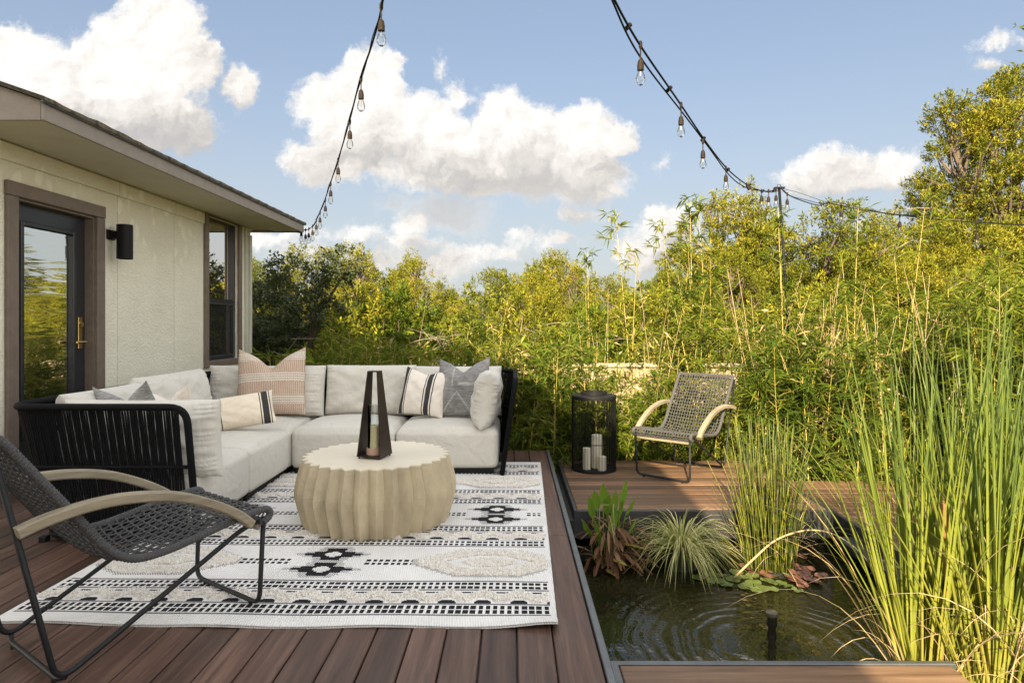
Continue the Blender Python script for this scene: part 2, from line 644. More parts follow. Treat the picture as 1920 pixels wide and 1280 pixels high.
# plank across the near end of the pond
mb = MB()
box(mb, 0.448, 1.83, 2.535, 2.672, LZ - 0.04, LZ + 0.001, 0.004)
box(mb, 0.448, 1.79, 2.390, 2.529, LZ - 0.04, LZ - 0.0005, 0.004)
box(mb, 0.448, 1.75, 2.245, 2.384, LZ - 0.04, LZ + 0.0003, 0.004)
step = mb.build('pond_step', M['deck_x'])
tag(step, kind='structure')
mb = MB()
box(mb, 0.41, 1.86, 2.676, 2.704, -0.5, LZ + 0.005, 0.003)
box(mb, 0.41, 0.444, 2.24, 2.674, -0.5, LZ + 0.005, 0.003)
mb.build('metal_edging', M['edge'], step)

# ---- pond: liner walls and water
WL = -0.50
mb = MB()
x0, x1, y0, y1, zb = 0.376, 2.62, 2.0, 5.45, -1.1
v = [(x0, y0, zb), (x1, y0, zb), (x1, y1, zb), (x0, y1, zb), (x0, y0, -0.405), (x1, y0, -0.405), (x1, y1, -0.405), (x0, y1, -0.405)]
mb.add(v, [(0, 1, 2, 3), (0, 4, 5, 1), (1, 5, 6, 2), (2, 6, 7, 3), (3, 7, 4, 0)])
tag(mb.build('pond_basin', M['liner']), kind='structure')

NOZ = (1.43, 3.52)


def water_mat():
    m, n, out = material('pond_water')
    tcn = n.n('ShaderNodeTexCoord')
    v = tcn.outputs['Object']
    d = n.vm('SUBTRACT', v, (NOZ[0], NOZ[1], 0))
    wob = n.noise(v, 3.0, 2, 0.5)
    r = n.math('MULTIPLY_ADD', wob, 0.10, n.vm('LENGTH', d))
    ring = n.math('SINE', n.math('MULTIPLY', r, 2 * PI / 0.062))
    fall = n.math('MULTIPLY', n.smooth(r, 1.5, 0.25), n.smooth(r, 0.02, 0.10))
    h = n.math('MULTIPLY', n.math('MULTIPLY', ring, fall), 0.0018)
    h = n.math('MULTIPLY_ADD', n.noise(v, 5.0, 3, 0.55), 0.006, h)
    h = n.math('MULTIPLY_ADD', n.noise(v, 28.0, 2, 0.5), 0.0006, h)
    b = n.n('ShaderNodeBump', {'Height': h, 'Strength': 1.0, 'Distance': 1.0})
    murk = n.ramp(n.noise(v, 2.4, 4, 0.6), [(0.3, (0.008, 0.0085, 0.003)), (0.7, (0.022, 0.020, 0.008))])
    p = n.n('ShaderNodeBsdfPrincipled', {'Base Color': murk, 'Roughness': 0.025, 'IOR': 1.33, 'Specular IOR Level': 0.9, 'Normal': b.outputs[0]})
    n.set(out, 'Surface', p.outputs[0])
    return m


mb = MB()
mb.add([(x0, y0, WL), (x1, y0, WL), (x1, y1, WL), (x0, y1, WL)], [(0, 1, 2, 3)])
tag(mb.build('water', water_mat()), kind='structure')

# ================================================================== HOUSE
WX = -3.76            # wall plane


def stucco_mat():
    m, n, out = material('painted_stucco')
    tcn = n.n('ShaderNodeTexCoord')
    v = tcn.outputs['Object']
    sepv = n.n('ShaderNodeSeparateXYZ', {'Vector': v})
    y, z = sepv.outputs[1], sepv.outputs[2]
    # trowelled splotches, sparse below, dense under the eave
    wv = n.vm('ADD', v, n.vm('MULTIPLY', n.vm('SUBTRACT', n.n('ShaderNodeTexNoise', {'Scale': 7.0, 'Detail': 3.0, 'Vector': v}).outputs[1], (0.5, 0.5, 0.5)), (0.10, 0.10, 0.14)))
    vor = n.n('ShaderNodeTexVoronoi', {'Scale': 7.5, 'Randomness': 1.0, 'Vector': n.vm('MULTIPLY', wv, (1, 1.0, 0.62))}, feature='F1')
    sp = n.smooth(vor.outputs['Distance'], 0.42, 0.24)
    pick = n.smooth(n.n('ShaderNodeSeparateColor', {'Color': vor.outputs['Color']}).outputs[0], 0.42, 0.50)
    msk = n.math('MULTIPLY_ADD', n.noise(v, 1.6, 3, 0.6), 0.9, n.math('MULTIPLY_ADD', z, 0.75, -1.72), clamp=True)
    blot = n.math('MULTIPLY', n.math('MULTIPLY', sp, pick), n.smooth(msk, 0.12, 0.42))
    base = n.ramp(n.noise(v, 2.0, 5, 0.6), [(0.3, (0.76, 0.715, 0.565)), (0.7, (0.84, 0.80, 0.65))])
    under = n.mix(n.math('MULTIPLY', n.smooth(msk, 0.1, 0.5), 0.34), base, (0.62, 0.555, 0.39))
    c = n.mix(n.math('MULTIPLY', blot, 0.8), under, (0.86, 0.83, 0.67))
    # panel joints
    for jy in (6.10, 7.12):
        ln = n.smooth(n.math('ABSOLUTE', n.math('SUBTRACT', y, jy)), 0.006, 0.002)
        c = n.mix(n.math('MULTIPLY', ln, 0.5), c, (0.22, 0.21, 0.15))
    tex = n.noise(n.vm('MULTIPLY', wv, (1, 0.8, 1.5)), 34.0, 4, 0.55)
    tex = n.smooth(tex, 0.35, 0.62)
    h = n.math('MULTIPLY', tex, 0.0032)
    h = n.math('MULTIPLY_ADD', blot, -0.0016, h)
    b = n.n('ShaderNodeBump', {'Height': h, 'Strength': 1.0, 'Distance': 1.0})
    p = n.n('ShaderNodeBsdfPrincipled', {'Base Color': c, 'Roughness': 0.62, 'Specular IOR Level': 0.35, 'Normal': b.outputs[0]})
    n.set(out, 'Surface', p.outputs[0])
    return m


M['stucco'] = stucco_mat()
M['trim'] = pbr('brown_painted_trim', (0.165, 0.125, 0.095), 0.55, 0, 0.14, 12, 0.0012, 130, bump2=0.001, b2scale=30)
M['fas'] = pbr('taupe_fascia_board', (0.25, 0.212, 0.175), 0.6, 0, 0.13, 10, 0.0012, 120)
M['soffit'] = pbr('painted_soffit', (0.60, 0.56, 0.43), 0.7, 0, 0.06, 4, 0.0006, 60)
M['door'] = pbr('charcoal_door_paint', (0.022, 0.023, 0.026), 0.35, 0, 0.1, 8, 0.0002, 200)
M['brass'] = pbr('satin_brass', (0.62, 0.44, 0.17), 0.3, 1.0, 0.1, 20)
M['cream_trim'] = pbr('cream_corner_board', (0.52, 0.50, 0.40), 0.6, 0, 0.08, 8, 0.0006, 90)
M['drip'] = pbr('dark_drip_edge', (0.10, 0.105, 0.11), 0.4, 0.5, 0.15, 9)


def glass_mat(name, wavy, tint=(0.012, 0.014, 0.014), k=0.62, warm=(0.95, 0.93, 0.88)):
    m, n, out = material(name)
    tcn = n.n('ShaderNodeTexCoord')
    v = tcn.outputs['Object']
    p = n.n('ShaderNodeBsdfPrincipled', {'Base Color': tint, 'Roughness': 0.2})
    g = n.n('ShaderNodeBsdfGlossy', {'Color': warm, 'Roughness': 0.004 if not wavy else 0.02})
    if wavy:
        s = n.vm('MULTIPLY', v, (1.0, 1.2, 9.0))
        h = n.math('MULTIPLY', n.noise(s, 1.0, 3, 0.5, dist=0.7), 0.005)
        b = n.n('ShaderNodeBump', {'Height': h, 'Strength': 1.0, 'Distance': 1.0})
        n.set(g, 'Normal', b.outputs[0])
    fr = n.n('ShaderNodeFresnel', {'IOR': 1.5})
    mx = n.n('ShaderNodeMixShader', {0: n.math('MULTIPLY_ADD', fr.outputs[0], 0.6, k, clamp=True), 1: p.outputs[0], 2: g.outputs[0]})
    n.set(out, 'Surface', mx.outputs[0])
    return m


M['glass_door'] = glass_mat('rippled_door_glass', True, k=0.72)
M['glass_win'] = glass_mat('window_glass', False, k=0.75, warm=(1.0, 0.92, 0.86))
M['glass_screen'] = glass_mat('screened_window_glass', False, k=0.14, tint=(0.016, 0.018, 0.018))


def shingle_mat():
    m, n, out = material('asphalt_shingles')
    tcn = n.n('ShaderNodeTexCoord')
    v = tcn.outputs['Object']
    br = n.n('ShaderNodeTexBrick', {'Vector': n.vm('MULTIPLY', v, (1, 1, 1)), 'Color1': (0.10, 0.085, 0.055, 1), 'Color2': (0.17, 0.14, 0.09, 1), 'Mortar': (0.03, 0.026, 0.02, 1), 'Scale': 6.0, 'Mortar Size': 0.015})
    ns = n.noise(v, 60, 4, 0.6)
    c = n.mix(0.35, br.outputs[0], n.ramp(ns, [(0.3, (0.05, 0.045, 0.03)), (0.7, (0.24, 0.20, 0.14))]))
    b = n.n('ShaderNodeBump', {'Height': n.math('MULTIPLY', ns, 0.006), 'Strength': 1.0, 'Distance': 1.0})
    p = n.n('ShaderNodeBsdfPrincipled', {'Base Color': c, 'Roughness': 0.9, 'Specular IOR Level': 0.15, 'Normal': b.outputs[0]})
    n.set(out, 'Surface', p.outputs[0])
    return m


M['shingle'] = shingle_mat()

HY0, HY1 = 4.42, 9.10
house = empty('house', (WX, 6.8, -0.4), 0, 'cream stucco house with brown trim, black glass door and low shingled eave', 'house')

D0, D1, DZ0, DZ1 = 4.84, 5.765, 0.13, 2.235        # door opening
N0, N1, NZ0, NZ1 = 7.88, 8.76, 0.80, 2.60          # window opening
ZT = 2.62
T = 0.16
mb = MB()
BX = -10.2
for (a, b, z0, z1) in ((HY0, D0, -0.4, ZT), (D0, D1, -0.4, DZ0), (D0, D1, DZ1, ZT), (D1, N0, -0.4, ZT), (N0, N1, -0.4, NZ0), (N0, N1, NZ1, ZT), (N1, HY1, -0.4, ZT)):
    box(mb, WX - T, WX, a, b, z0, z1)
box(mb, BX, WX - T, HY1 - T, HY1, -0.4, ZT)
box(mb, BX, WX - T, HY0, HY0 + T, -0.4, ZT)
box(mb, BX, BX + T, HY0 + T, HY1 - T, -0.4, ZT)
# gable triangle of the near end
rx = (WX + BX) / 2
mb.add([(BX, HY0 + 0.001, ZT), (WX - .05, HY0 + 0.001, ZT), (rx, HY0 + 0.001, ZT + 1.15), (BX, HY0 + T, ZT), (WX - .05, HY0 + T, ZT), (rx, HY0 + T, ZT + 1.15)], [(0, 1, 2), (3, 5, 4), (0, 2, 5, 3), (1, 4, 5, 2)])
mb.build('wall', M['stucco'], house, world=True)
# base board along the deck and sill under the door
mb = MB()
box(mb, WX + 0.002, WX + 0.03, HY0, HY1, 0.0, 0.10, 0.003)
mb.build('base_board', M['trim'], house, world=True)
mb = MB()
box(mb, WX + 0.002, WX + 0.06, D0 - 0.10, D1 + 0.10, 0.10, 0.128, 0.004)
mb.build('threshold', M['fas'], house, world=True)

# door
door = None
mb = MB()
XR = WX - 0.075            # door face
st = 0.13
yy0, yy1 = D0 + 0.022, D1 - 0.022
zz0, zz1 = DZ0 + 0.004, DZ1 - 0.022
gy0, gy1, gz0, gz1 = yy0 + 0.15, yy1 - 0.155, 0.40, zz1 - 0.165
box(mb, XR - 0.045, XR, yy0, gy0, zz0, zz1)
box(mb, XR - 0.045, XR, gy1, yy1, zz0, zz1)
box(mb, XR - 0.045, XR, gy0, gy1, zz0, gz0)
box(mb, XR - 0.045, XR, gy0, gy1, gz1, zz1)
door = mb.build('door', M['door'], house, world=True)
mb = MB()
mo = 0.028
box(mb, XR + 0.002, XR + 0.014, gy0 - mo, gy0 + 0.006, gz0 - mo, gz1 + mo, 0.004)
box(mb, XR + 0.002, XR + 0.014, gy1 - 0.006, gy1 + mo, gz0 - mo, gz1 + mo, 0.004)
box(mb, XR + 0.002, XR + 0.0135, gy0 + 0.006, gy1 - 0.006, gz0 - mo, gz0 + 0.006, 0.004)
box(mb, XR + 0.002, XR + 0.0135, gy0 + 0.006, gy1 - 0.006, gz1 - 0.006, gz1 + mo, 0.004)
mb.build('glazing_bead', M['door'], door)
mb = MB()
mb.add([(XR - 0.02, gy0, gz0), (XR - 0.02, gy1, gz0), (XR - 0.02, gy1, gz1), (XR - 0.02, gy0, gz1)], [(0, 1, 2, 3)])
mb.build('pane', M['glass_door'], door)
mb = MB()
hy = yy1 - 0.075
box(mb, XR + 0.002, XR + 0.014, hy - 0.026, hy + 0.026, 1.05, 1.33, 0.003)
lathe_pts = [(XR + 0.010, hy, 1.11), (XR + 0.060, hy, 1.11)]
tube(mb, lathe_pts, 0.012, 10)
tube(mb, [(XR + 0.058, hy + 0.012, 1.11), (XR + 0.058, hy - 0.11, 1.11)], 0.0105, 8)
tube(mb, [(XR + 0.010, hy, 1.265), (XR + 0.030, hy, 1.265)], 0.022, 14)
mb.build('handle', M['brass'], door, smooth=False)
# door casing + jambs
mb = MB()
tw = 0.105
box(mb, WX + 0.002, WX + 0.032, D0 - tw, D0 + 0.004, 0.13, DZ1 - 0.004, 0.004)
box(mb, WX + 0.002, WX + 0.032, D1 - 0.004, D1 + tw, 0.13, DZ1 - 0.004, 0.004)
box(mb, WX + 0.002, WX + 0.036, D0 - tw - 0.004, D1 + tw + 0.004, DZ1 - 0.002, DZ1 + tw, 0.004)
box(mb, WX - 0.15, WX + 0.001, D0 + 0.001, D0 + 0.020, DZ0, DZ1 - 0.001)
box(mb, WX - 0.15, WX + 0.001, D1 - 0.020, D1 - 0.001, DZ0, DZ1 - 0.001)
box(mb, WX - 0.15, WX + 0.001, D0 + 0.021, D1 - 0.021, DZ1 - 0.021, DZ1 - 0.001)
mb.build('door_frame', M['trim'], house, world=True)

# window
mb = MB()
box(mb, WX + 0.002, WX + 0.034, N0 - 0.085, N0 + 0.004, NZ0 - 0.07, NZ1 + 0.002, 0.004)
box(mb, WX + 0.002, WX + 0.034, N1 - 0.004, N1 + 0.085, NZ0 - 0.07, NZ1 + 0.002, 0.004)
box(mb, WX + 0.002, WX + 0.038, N0 - 0.087, N1 + 0.087, NZ1 + 0.003, ZT - 0.002 + 0.0, 0.004)
box(mb, WX + 0.002, WX + 0.034, N0 + 0.005, N1 - 0.005, NZ0 - 0.07, NZ0 + 0.004, 0.004)
window = mb.build('window', M['trim'], house, world=True)
mb = MB()
XS = WX - 0.05
mid = 1.56
for (a, b, c, d) in ((N0, N0 + 0.045, NZ0, NZ1), (N1 - 0.045, N1, NZ0, NZ1), (N0 + 0.0455, N1 - 0.0455, NZ1 - 0.045, NZ1), (N0 + 0.0455, N1 - 0.0455, NZ0, NZ0 + 0.045), (N0 + 0.0455, N1 - 0.0455, mid - 0.028, mid + 0.028)):
    box(mb, XS - 0.04, XS + 0.02, a, b, c, d)
mb.build('sash', M['door'], window)
mb = MB()
mb.add([(XS - 0.02, N0 + .04, mid), (XS - 0.02, N1 - .04, mid), (XS - 0.02, N1 - .04, NZ1 - .04), (XS - 0.02, N0 + .04, NZ1 - .04)], [(0, 1, 2, 3)])
mb.build('pane', M['glass_win'], window)
mb = MB()
mb.add([(XS - 0.01, N0 + .04, NZ0 + .04), (XS - 0.01, N1 - .04, NZ0 + .04), (XS - 0.01, N1 - .04, mid), (XS - 0.01, N0 + .04, mid)], [(0, 1, 2, 3)])
mb.build('pane', M['glass_screen'], window)
mb = MB()
fz0, fz1, fy0, fy1 = NZ0 + 0.05, mid - 0.03, N0 + 0.05, N1 - 0.05
for q in ((fy0, fy0 + .012, fz0, fz1), (fy1 - .012, fy1, fz0, fz1), (fy0 + .0125, fy1 - .0125, fz0, fz0 + .012), (fy0 + .0125, fy1 - .0125, fz1 - .012, fz1)):
    box(mb, XS + 0.021, XS + 0.028, *q)
mb.build('screen_frame', M['edge'], window)

# corner board and downpipe-like trim
mb = MB()
box(mb, WX + 0.002, WX + 0.03, HY1 - 0.12, HY1 + 0.03, -0.3, ZT - 0.004, 0.004)
box(mb, WX - 0.12, WX + 0.001, HY1 + 0.002, HY1 + 0.03, -0.3, ZT - 0.004, 0.004)
box(mb, WX + 0.031, WX + 0.055, HY1 - 0.035, HY1 + 0.031, -0.3, ZT - 0.10, 0.003)
mb.build('corner_board', M['cream_trim'], house, world=True)
# frieze board under the soffit
mb = MB()
box(mb, WX + 0.001, WX + 0.022, HY0, N0 - 0.09, ZT - 0.135, ZT - 0.003, 0.003)
mb.build('frieze_board', M['stucco'], house, world=True)

# roof
EX, EZ = -3.075, 2.63          # fascia line
RY0, RY1 = 4.20, 9.45
pitch = math.tan(R(19))
mb = MB()
box(mb, WX - 0.05, EX - 0.02, RY0 + 0.02, RY1 - 0.02, EZ - 0.004, EZ + 0.012)
box(mb, BX, WX - 0.051, HY1 + 0.03, RY1 - 0.021, EZ - 0.003, EZ + 0.012)
box(mb, BX, WX - 0.051, RY0 + 0.021, HY0 - 0.001, EZ - 0.003, EZ + 0.012)
soff = mb.build('soffit', M['soffit'], house, world=True)
mb = MB()
box(mb, EX - 0.048, EX - 0.034, RY0 + .05, RY1 - .05, EZ - 0.0062, EZ - 0.005)
vm_, vn, vo = material('soffit_vent_strip')
vy = vn.n('ShaderNodeSeparateXYZ', {'Vector': vn.n('ShaderNodeTexCoord').outputs['Object']}).outputs[1]
vc = vn.mix(vn.math('LESS_THAN', vn.math('FRACT', vn.math('MULTIPLY', vy, 13.5)), 0.30), (0.58, 0.54, 0.41), (0.03, 0.03, 0.03))
vn.set(vo, 'Surface', vn.n('ShaderNodeBsdfPrincipled', {'Base Color': vc, 'Roughness': 0.7}).outputs[0])
mb.build('vent_strip', vm_, soff)


def roof_z(x, lift=0.0):
    return EZ + 0.105 + lift + (EX - x) * pitch if x > rx else EZ + 0.105 + lift + (EX - (2 * rx - x)) * pitch


EX2 = 2 * rx - EX
mb = MB()
th = 0.03
y0, y1 = RY0 - 0.035, RY1 + 0.035
lp = [(EX2 - 0.03, roof_z(EX2 - 0.03)), (rx, roof_z(rx)), (EX + 0.03, roof_z(EX + 0.03))]
# slightly uneven shingle edge
nseg = 60
ysr = np.linspace(y0, y1, nseg)
vv = []
for i, y in enumerate(ysr):
    e = 0.004 * math.sin(i * 1.7) * math.sin(i * .61) + (0.008 if i in (6, 7, 8, 9, 10) else 0)
    for (x, z) in lp:
        vv.append((x + (0.003 * math.sin(i * 2.3) if x > rx else 0), y, z + th + e))
    for (x, z) in reversed(lp):
        vv.append((x + (0.003 * math.sin(i * 2.3) if x > rx else 0), y, z + 0.004))
ff = []
for i in range(nseg - 1):
    for j in range(6):
        k = (j + 1) % 6
        ff.append((i * 6 + j, i * 6 + k, i * 6 + 6 + k, i * 6 + 6 + j))
ff += [(5, 4, 3, 2, 1, 0), tuple(range((nseg - 1) * 6, nseg * 6))]
mb.add(vv, ff)
roof = mb.build('roof', M['shingle'], house, world=True)
mb = MB()
box(mb, EX - 0.018, EX + 0.002, RY0, RY1, EZ - 0.02, EZ + 0.098, 0.003)
# rake boards on both gable ends
for yy in (RY0 - 0.001, RY1 - 0.019):
    a, b = EX - 0.019, rx
    mb.add([(a, yy, EZ - 0.02), (a, yy, roof_z(a) - 0.002), (b, yy, roof_z(b) - 0.002), (b, yy, EZ - 0.02),
            (a, yy + 0.02, EZ - 0.02), (a, yy + 0.02, roof_z(a) - 0.002), (b, yy + 0.02, roof_z(b) - 0.002), (b, yy + 0.02, EZ - 0.02)],
           [(0, 1, 2, 3), (7, 6, 5, 4), (0, 4, 5, 1), (1, 5, 6, 2), (2, 6, 7, 3), (3, 7, 4, 0)])
mb.build('fascia', M['fas'], roof)
mb = MB()
box(mb, EX + 0.003, EX + 0.022, RY0 - 0.03, RY1 + 0.03, EZ + 0.088, EZ + 0.103, 0.002)
mb.build('drip_edge', M['drip'], roof)

# unseen gabled block added behind the camera, shaped to keep the deck in shade
wing = empty('unseen_shade_gable', (-4.2, -5, -0.4), 0, 'unseen gabled block added behind the near end of the deck to shade it', 'house')
mb = MB()
GP, GS, GE = -4.2, 0.80, -0.25          # ridge, slope, right eave
gz = 7.46


def gable(mb, y0, y1, half, zr, zb, sl):
    xa, xb = GP - half, GP + half
    ze = zr - half * sl
    v = []
    for y in (y0, y1):
        v += [(xa, y, zb), (xa, y, ze), (GP, y, zr), (xb, y, ze), (xb, y, zb)]
    mb.add(v, [(0, 1, 2, 3, 4), (9, 8, 7, 6, 5), (0, 5, 6, 1), (3, 8, 9, 4)])


gable(mb, -9.0, -2.6, GE - GP - 0.35, gz - 0.16, -0.4, GS)
mb.build('wall', M['stucco'], wing, world=True)
mb = MB()
hw = GE - GP
for s_ in (-1, 1):
    a, b = (GP, gz), (GP + s_ * hw, gz - hw * GS)
    v = []
    for y in (-9.4, -2.2):
        v += [(a[0], y, a[1]), (b[0], y, b[1]), (b[0], y, b[1] - .15), (a[0], y, a[1] - .15)]
    mb.add(v, [(0, 1, 2, 3), (7, 6, 5, 4), (0, 4, 5, 1), (1, 5, 6, 2), (2, 6, 7, 3)])
mb.build('roof', M['shingle'], wing, world=True)

# wall lamp
wl = empty('wall_lamp', (WX, 5.98, 2.0), 0, 'black cylinder wall lamp on the stucco beside the glass door', 'lamp')
mb = MB()
box(mb, 0.001, 0.022, -0.055, 0.055, -0.045 + 0.10, 0.045 + 0.10, 0.004)
mb.build('back_plate', M['black'], wl)
mb = MB()
box(mb, 0.0225, 0.075, -0.035, 0.035, 0.065, 0.135, 0.003)
mb.build('arm', M['black'], wl)
mb = MB()
lathe(mb, [(0.0, -0.115), (0.058, -0.115), (0.060, -0.125), (0.0665, -0.125), (0.068, -0.122), (0.068, 0.190), (0.066, 0.194), (0.0, 0.196)], 40, (0.142, 0, 0))
mb.build('lamp_shade', M['black'], wl, smooth=False)

# masonry wall far behind the lower deck
def wall_mat():
    m, n, out = material('limestone_wall')
    tcn = n.n('ShaderNodeTexCoord')
    v = tcn.outputs['Object']
    a = n.noise(v, 1.8, 6, 0.65)
    b_ = n.noise(v, 22, 5, 0.6)
    c = n.ramp(n.math('MULTIPLY_ADD', b_, 0.4, n.math('MULTIPLY', a, 0.6)), [(0.3, (0.30, 0.22, 0.13)), (0.5, (0.45, 0.35, 0.22)), (0.7, (0.56, 0.46, 0.31))])
    bp = n.n('ShaderNodeBump', {'Height': n.math('MULTIPLY', b_, 0.02), 'Strength': 1.0, 'Distance': 1.0})
    p = n.n('ShaderNodeBsdfPrincipled', {'Base Color': c, 'Roughness': 0.85, 'Normal': bp.outputs[0]})
    n.set(out, 'Surface', p.outputs[0])
    return m


gw = empty('garden_wall', (1.6, 9.6, GZ), 0, 'low tan masonry garden wall with pale cap, behind the lower deck bamboo', 'wall')
mb = MB()
box(mb, -2.2, 3.4, 9.6, 9.85, GZ, 0.615, 0.01)
mb.build('wall_face', wall_mat(), gw, world=True)
mb = MB()
box(mb, -2.25, 3.45, 9.56, 9.89, 0.617, 0.66, 0.008)
mb.build('cap', pbr('pale_stone_cap', (0.48, 0.40, 0.27), 0.85, 0, 0.2, 5, 0.004, 40), gw, world=True)


# ================================================================== RUG
def rug_build():
    Wd, Ln = 2.42, 3.17
    nu, nv = 380, 434
    us = (np.arange(nu) + 0.5) / nu * Wd
    vs = (np.arange(nv) + 0.5) / nv * Ln
    m, T, Mo = 0.10, 0.375, 0.485
    per = T + Mo

    def classify(u, v):
        """0 white, 1 black, 0.5 grey line, 2 tuft"""
        if u < 0.025 or u > Wd - 0.025:
            return 0
        vv = v - m
        if vv < -0.004 or vv > 3 * per + T + 0.004:
            return 0
        k = int(max(vv, 0) // per)
        w = vv - k * per
        if w < T:
            for g in ((-0.004, 0.010), (0.104, 0.116), (0.259, 0.271), (T - 0.012, T)):
                if g[0] <= w <= g[1]:
                    return 0.5
            for w0 in (0.013, 0.275):
                if w0 <= w < w0 + 0.088:
                    sv = ((w - w0) % 0.044) / 0.044
                    su = ((u) % 0.0325) / 0.0325
                    return 1 if (su < 0.66 and 0.16 < sv < 0.84) else 0
            if 0.118 <= w < 0.257:
                ph = (u % 0.165) / 0.165
                mid = 0.192 + 0.028 * math.cos(2 * PI * ph)
                if abs(w - mid) < 0.033:
                    return 2
                if w < 0.155 and min(ph, 1 - ph) * 0.165 < 0.040:
                    return 1 if 0.122 < w < 0.160 and (min(ph, 1 - ph) * 0.165 / 0.040) ** 2 + ((w - 0.122) / 0.034) ** 2 < 1.15 else 0
                if w > 0.232 and w < 0.246 and abs(ph - 0.5) * 0.165 < 0.028:
                    return 1
                return 0
            return 0
        q = w - T - Mo / 2
        best = 0
        for j in range(-1, 4):
            c = 0.33 + 0.86 * j
            du = abs(u - c)
            if (j + k) % 2 == 0:
                h1 = 0.375 - max(0, abs(q) - 0.03) * 1.5
                if abs(q) < 0.175 and du < h1:
                    inner = du < 0.25 - max(0, abs(q) - 0.0) * 1.6 and abs(q) < 0.10
                    core = du < 0.15 - abs(q) * 1.4 and abs(q) < 0.06
                    if core or not inner:
                        return 2
                    return 0
                qs = math.floor(abs(q) / 0.02) * 0.02
                if abs(q) < 0.20 and du < 0.41 - max(0, qs - 0.02) * 1.45:
                    return 0.5 if (int(u / 0.0064) + int(v / 0.0073)) % 2 else 0
            else:
                s = abs(abs(q) - 0.105)
                dith = 0.5 if (int(u / 0.0064) + int(v / 0.0073)) % 2 else 0
                if s < 0.087:
                    # five steps: cap, shoulder, arms, shoulder, cap, round a pale diamond
                    if s < 0.017:
                        lo, hi_ = 0.047 - abs(s - 0.004) * .5, 0.164
                    elif s < 0.041:
                        lo, hi_ = (0.032 if s < 0.028 else 0.016), 0.116
                    else:
                        lo, hi_ = -1, 0.060
                    hi_ -= 0.010 * ((s / 0.0085) % 1)
                    if lo < du < hi_:
                        return 1
                    if hi_ <= du < hi_ + 0.045:
                        return dith
                elif du < 0.085 and abs(q) < 0.215:
                    return dith
                if abs(q) < 0.042 and 0.20 < du < 0.47:
                    sv = ((q + 0.042) % 0.042) / 0.042
                    su = (du % 0.034) / 0.034
                    return 1 if (su < 0.64 and 0.15 < sv < 0.78) else 0
        return best

    cls = np.zeros((nv, nu))
    for j in range(nv):
        for i in range(nu):
            cls[j, i] = classify(us[i], vs[j])
    # surface: gently wavy, front corner lifting
    gu = np.linspace(0, Wd, nu + 1)
    gv = np.linspace(0, Ln, nv + 1)
    GU, GV = np.meshgrid(gu, gv)

    def height(u, v):
        e = np.exp(-v / 0.10)
        z = 0.011 + 0.004 * e * np.sin(u * 9.0 + 1.0) + 0.002 * np.sin(u * 5.0) * np.sin(v * 4.0)
        z = z + 0.020 * np.exp(-((u / 0.16) ** 2) - (v / 0.07) ** 2)
        return z
    X = -GU
    Y = GV + 0.010 * np.exp(-GV / 0.2) * np.sin(GU * 3.1 + 0.5)
    Z = height(GU, GV)
    V = np.stack([X, Y, Z], -1).reshape(-1, 3)
    idx = (np.arange(nv)[:, None] * (nu + 1) + np.arange(nu)[None, :])
    F = np.stack([idx + 1, idx, idx + nu + 1, idx + nu + 2], -1).reshape(-1, 4)
    # skirt
    ring = [i for i in range(nu + 1)] + [(j) * (nu + 1) + nu for j in range(1, nv + 1)] + [nv * (nu + 1) + i for i in range(nu - 1, -1, -1)] + [j * (nu + 1) for j in range(nv - 1, 0, -1)]
    low = V[ring].copy()
    low[:, 2] -= 0.010
    F2 = []
    o = len(V)
    for a in range(len(ring)):
        b = (a + 1) % len(ring)
        F2.append((ring[a], o + a, o + b, ring[b]))
    V = np.vstack([V, low])
    me = bpy.data.meshes.new('rug')
    me.from_pydata(V.tolist(), [], F.tolist() + F2)
    me.polygons.foreach_set('use_smooth', [True] * len(me.polygons))
    att = me.attributes.new('weave', 'FLOAT', 'FACE')
    vals = np.zeros(len(me.polygons), dtype=np.float32)
    flat = cls.reshape(-1)
    vals[:len(flat)] = np.where(flat == 2, 0.12, flat)
    att.data.foreach_set('value', vals)
    m_, n, out = material('woven_rug')
    at_ = n.n('ShaderNodeAttribute', attribute_name='weave')
    tcn = n.n('ShaderNodeTexCoord')
    v = tcn.outputs['Object']
    s = n.n('ShaderNodeSeparateXYZ', {'Vector': v})
    rib = n.math('SINE', n.math('MULTIPLY', n.math('ADD', s.outputs[0], n.math('MULTIPLY', s.outputs[1], 0.12)), 2 * PI / 0.011))
    rib2 = n.math('SINE', n.math('MULTIPLY', s.outputs[1], 2 * PI / 0.006))
    soil = n.noise(v, 3.0, 5, 0.65)
    white = n.ramp(n.math('MULTIPLY_ADD', rib, 0.10, soil), [(0.3, (0.60, 0.585, 0.56)), (0.7, (0.76, 0.745, 0.72))])
    c = n.ramp(at_.outputs['Fac'], [(0.0, (1, 1, 1)), (0.12, (0.93, 0.90, 0.86)), (0.5, (0.26, 0.26, 0.28)), (1.0, (0.026, 0.026, 0.030))])
    col = n.mix(1.0, white, c, 'MULTIPLY')
    h = n.math('MULTIPLY_ADD', n.noise(v, 260, 2, 0.5), 0.0012, n.math('MULTIPLY_ADD', rib, 0.0008, n.math('MULTIPLY', rib2, 0.0004)))
    b = n.n('ShaderNodeBump', {'Height': h, 'Strength': 1.0, 'Distance': 1.0})
    p = n.n('ShaderNodeBsdfPrincipled', {'Base Color': col, 'Roughness': 0.92, 'Specular IOR Level': 0.1, 'Normal': b.outputs[0]})
    n.set(out, 'Surface', p.outputs[0])
    me.materials.append(m_)
    rug = link('rug', me, loc=(0.192, 2.665, 0.0), rot=(0, 0, R(-1.25)))
    tag(rug, 'cream and black patterned area rug with shaggy diamonds, lying on the dark deck', 'rug')
    # raised pile
    r2 = np.random.default_rng(3)
    jj, ii = np.where(cls == 2)
    rep = 2
    n_ = len(jj) * rep
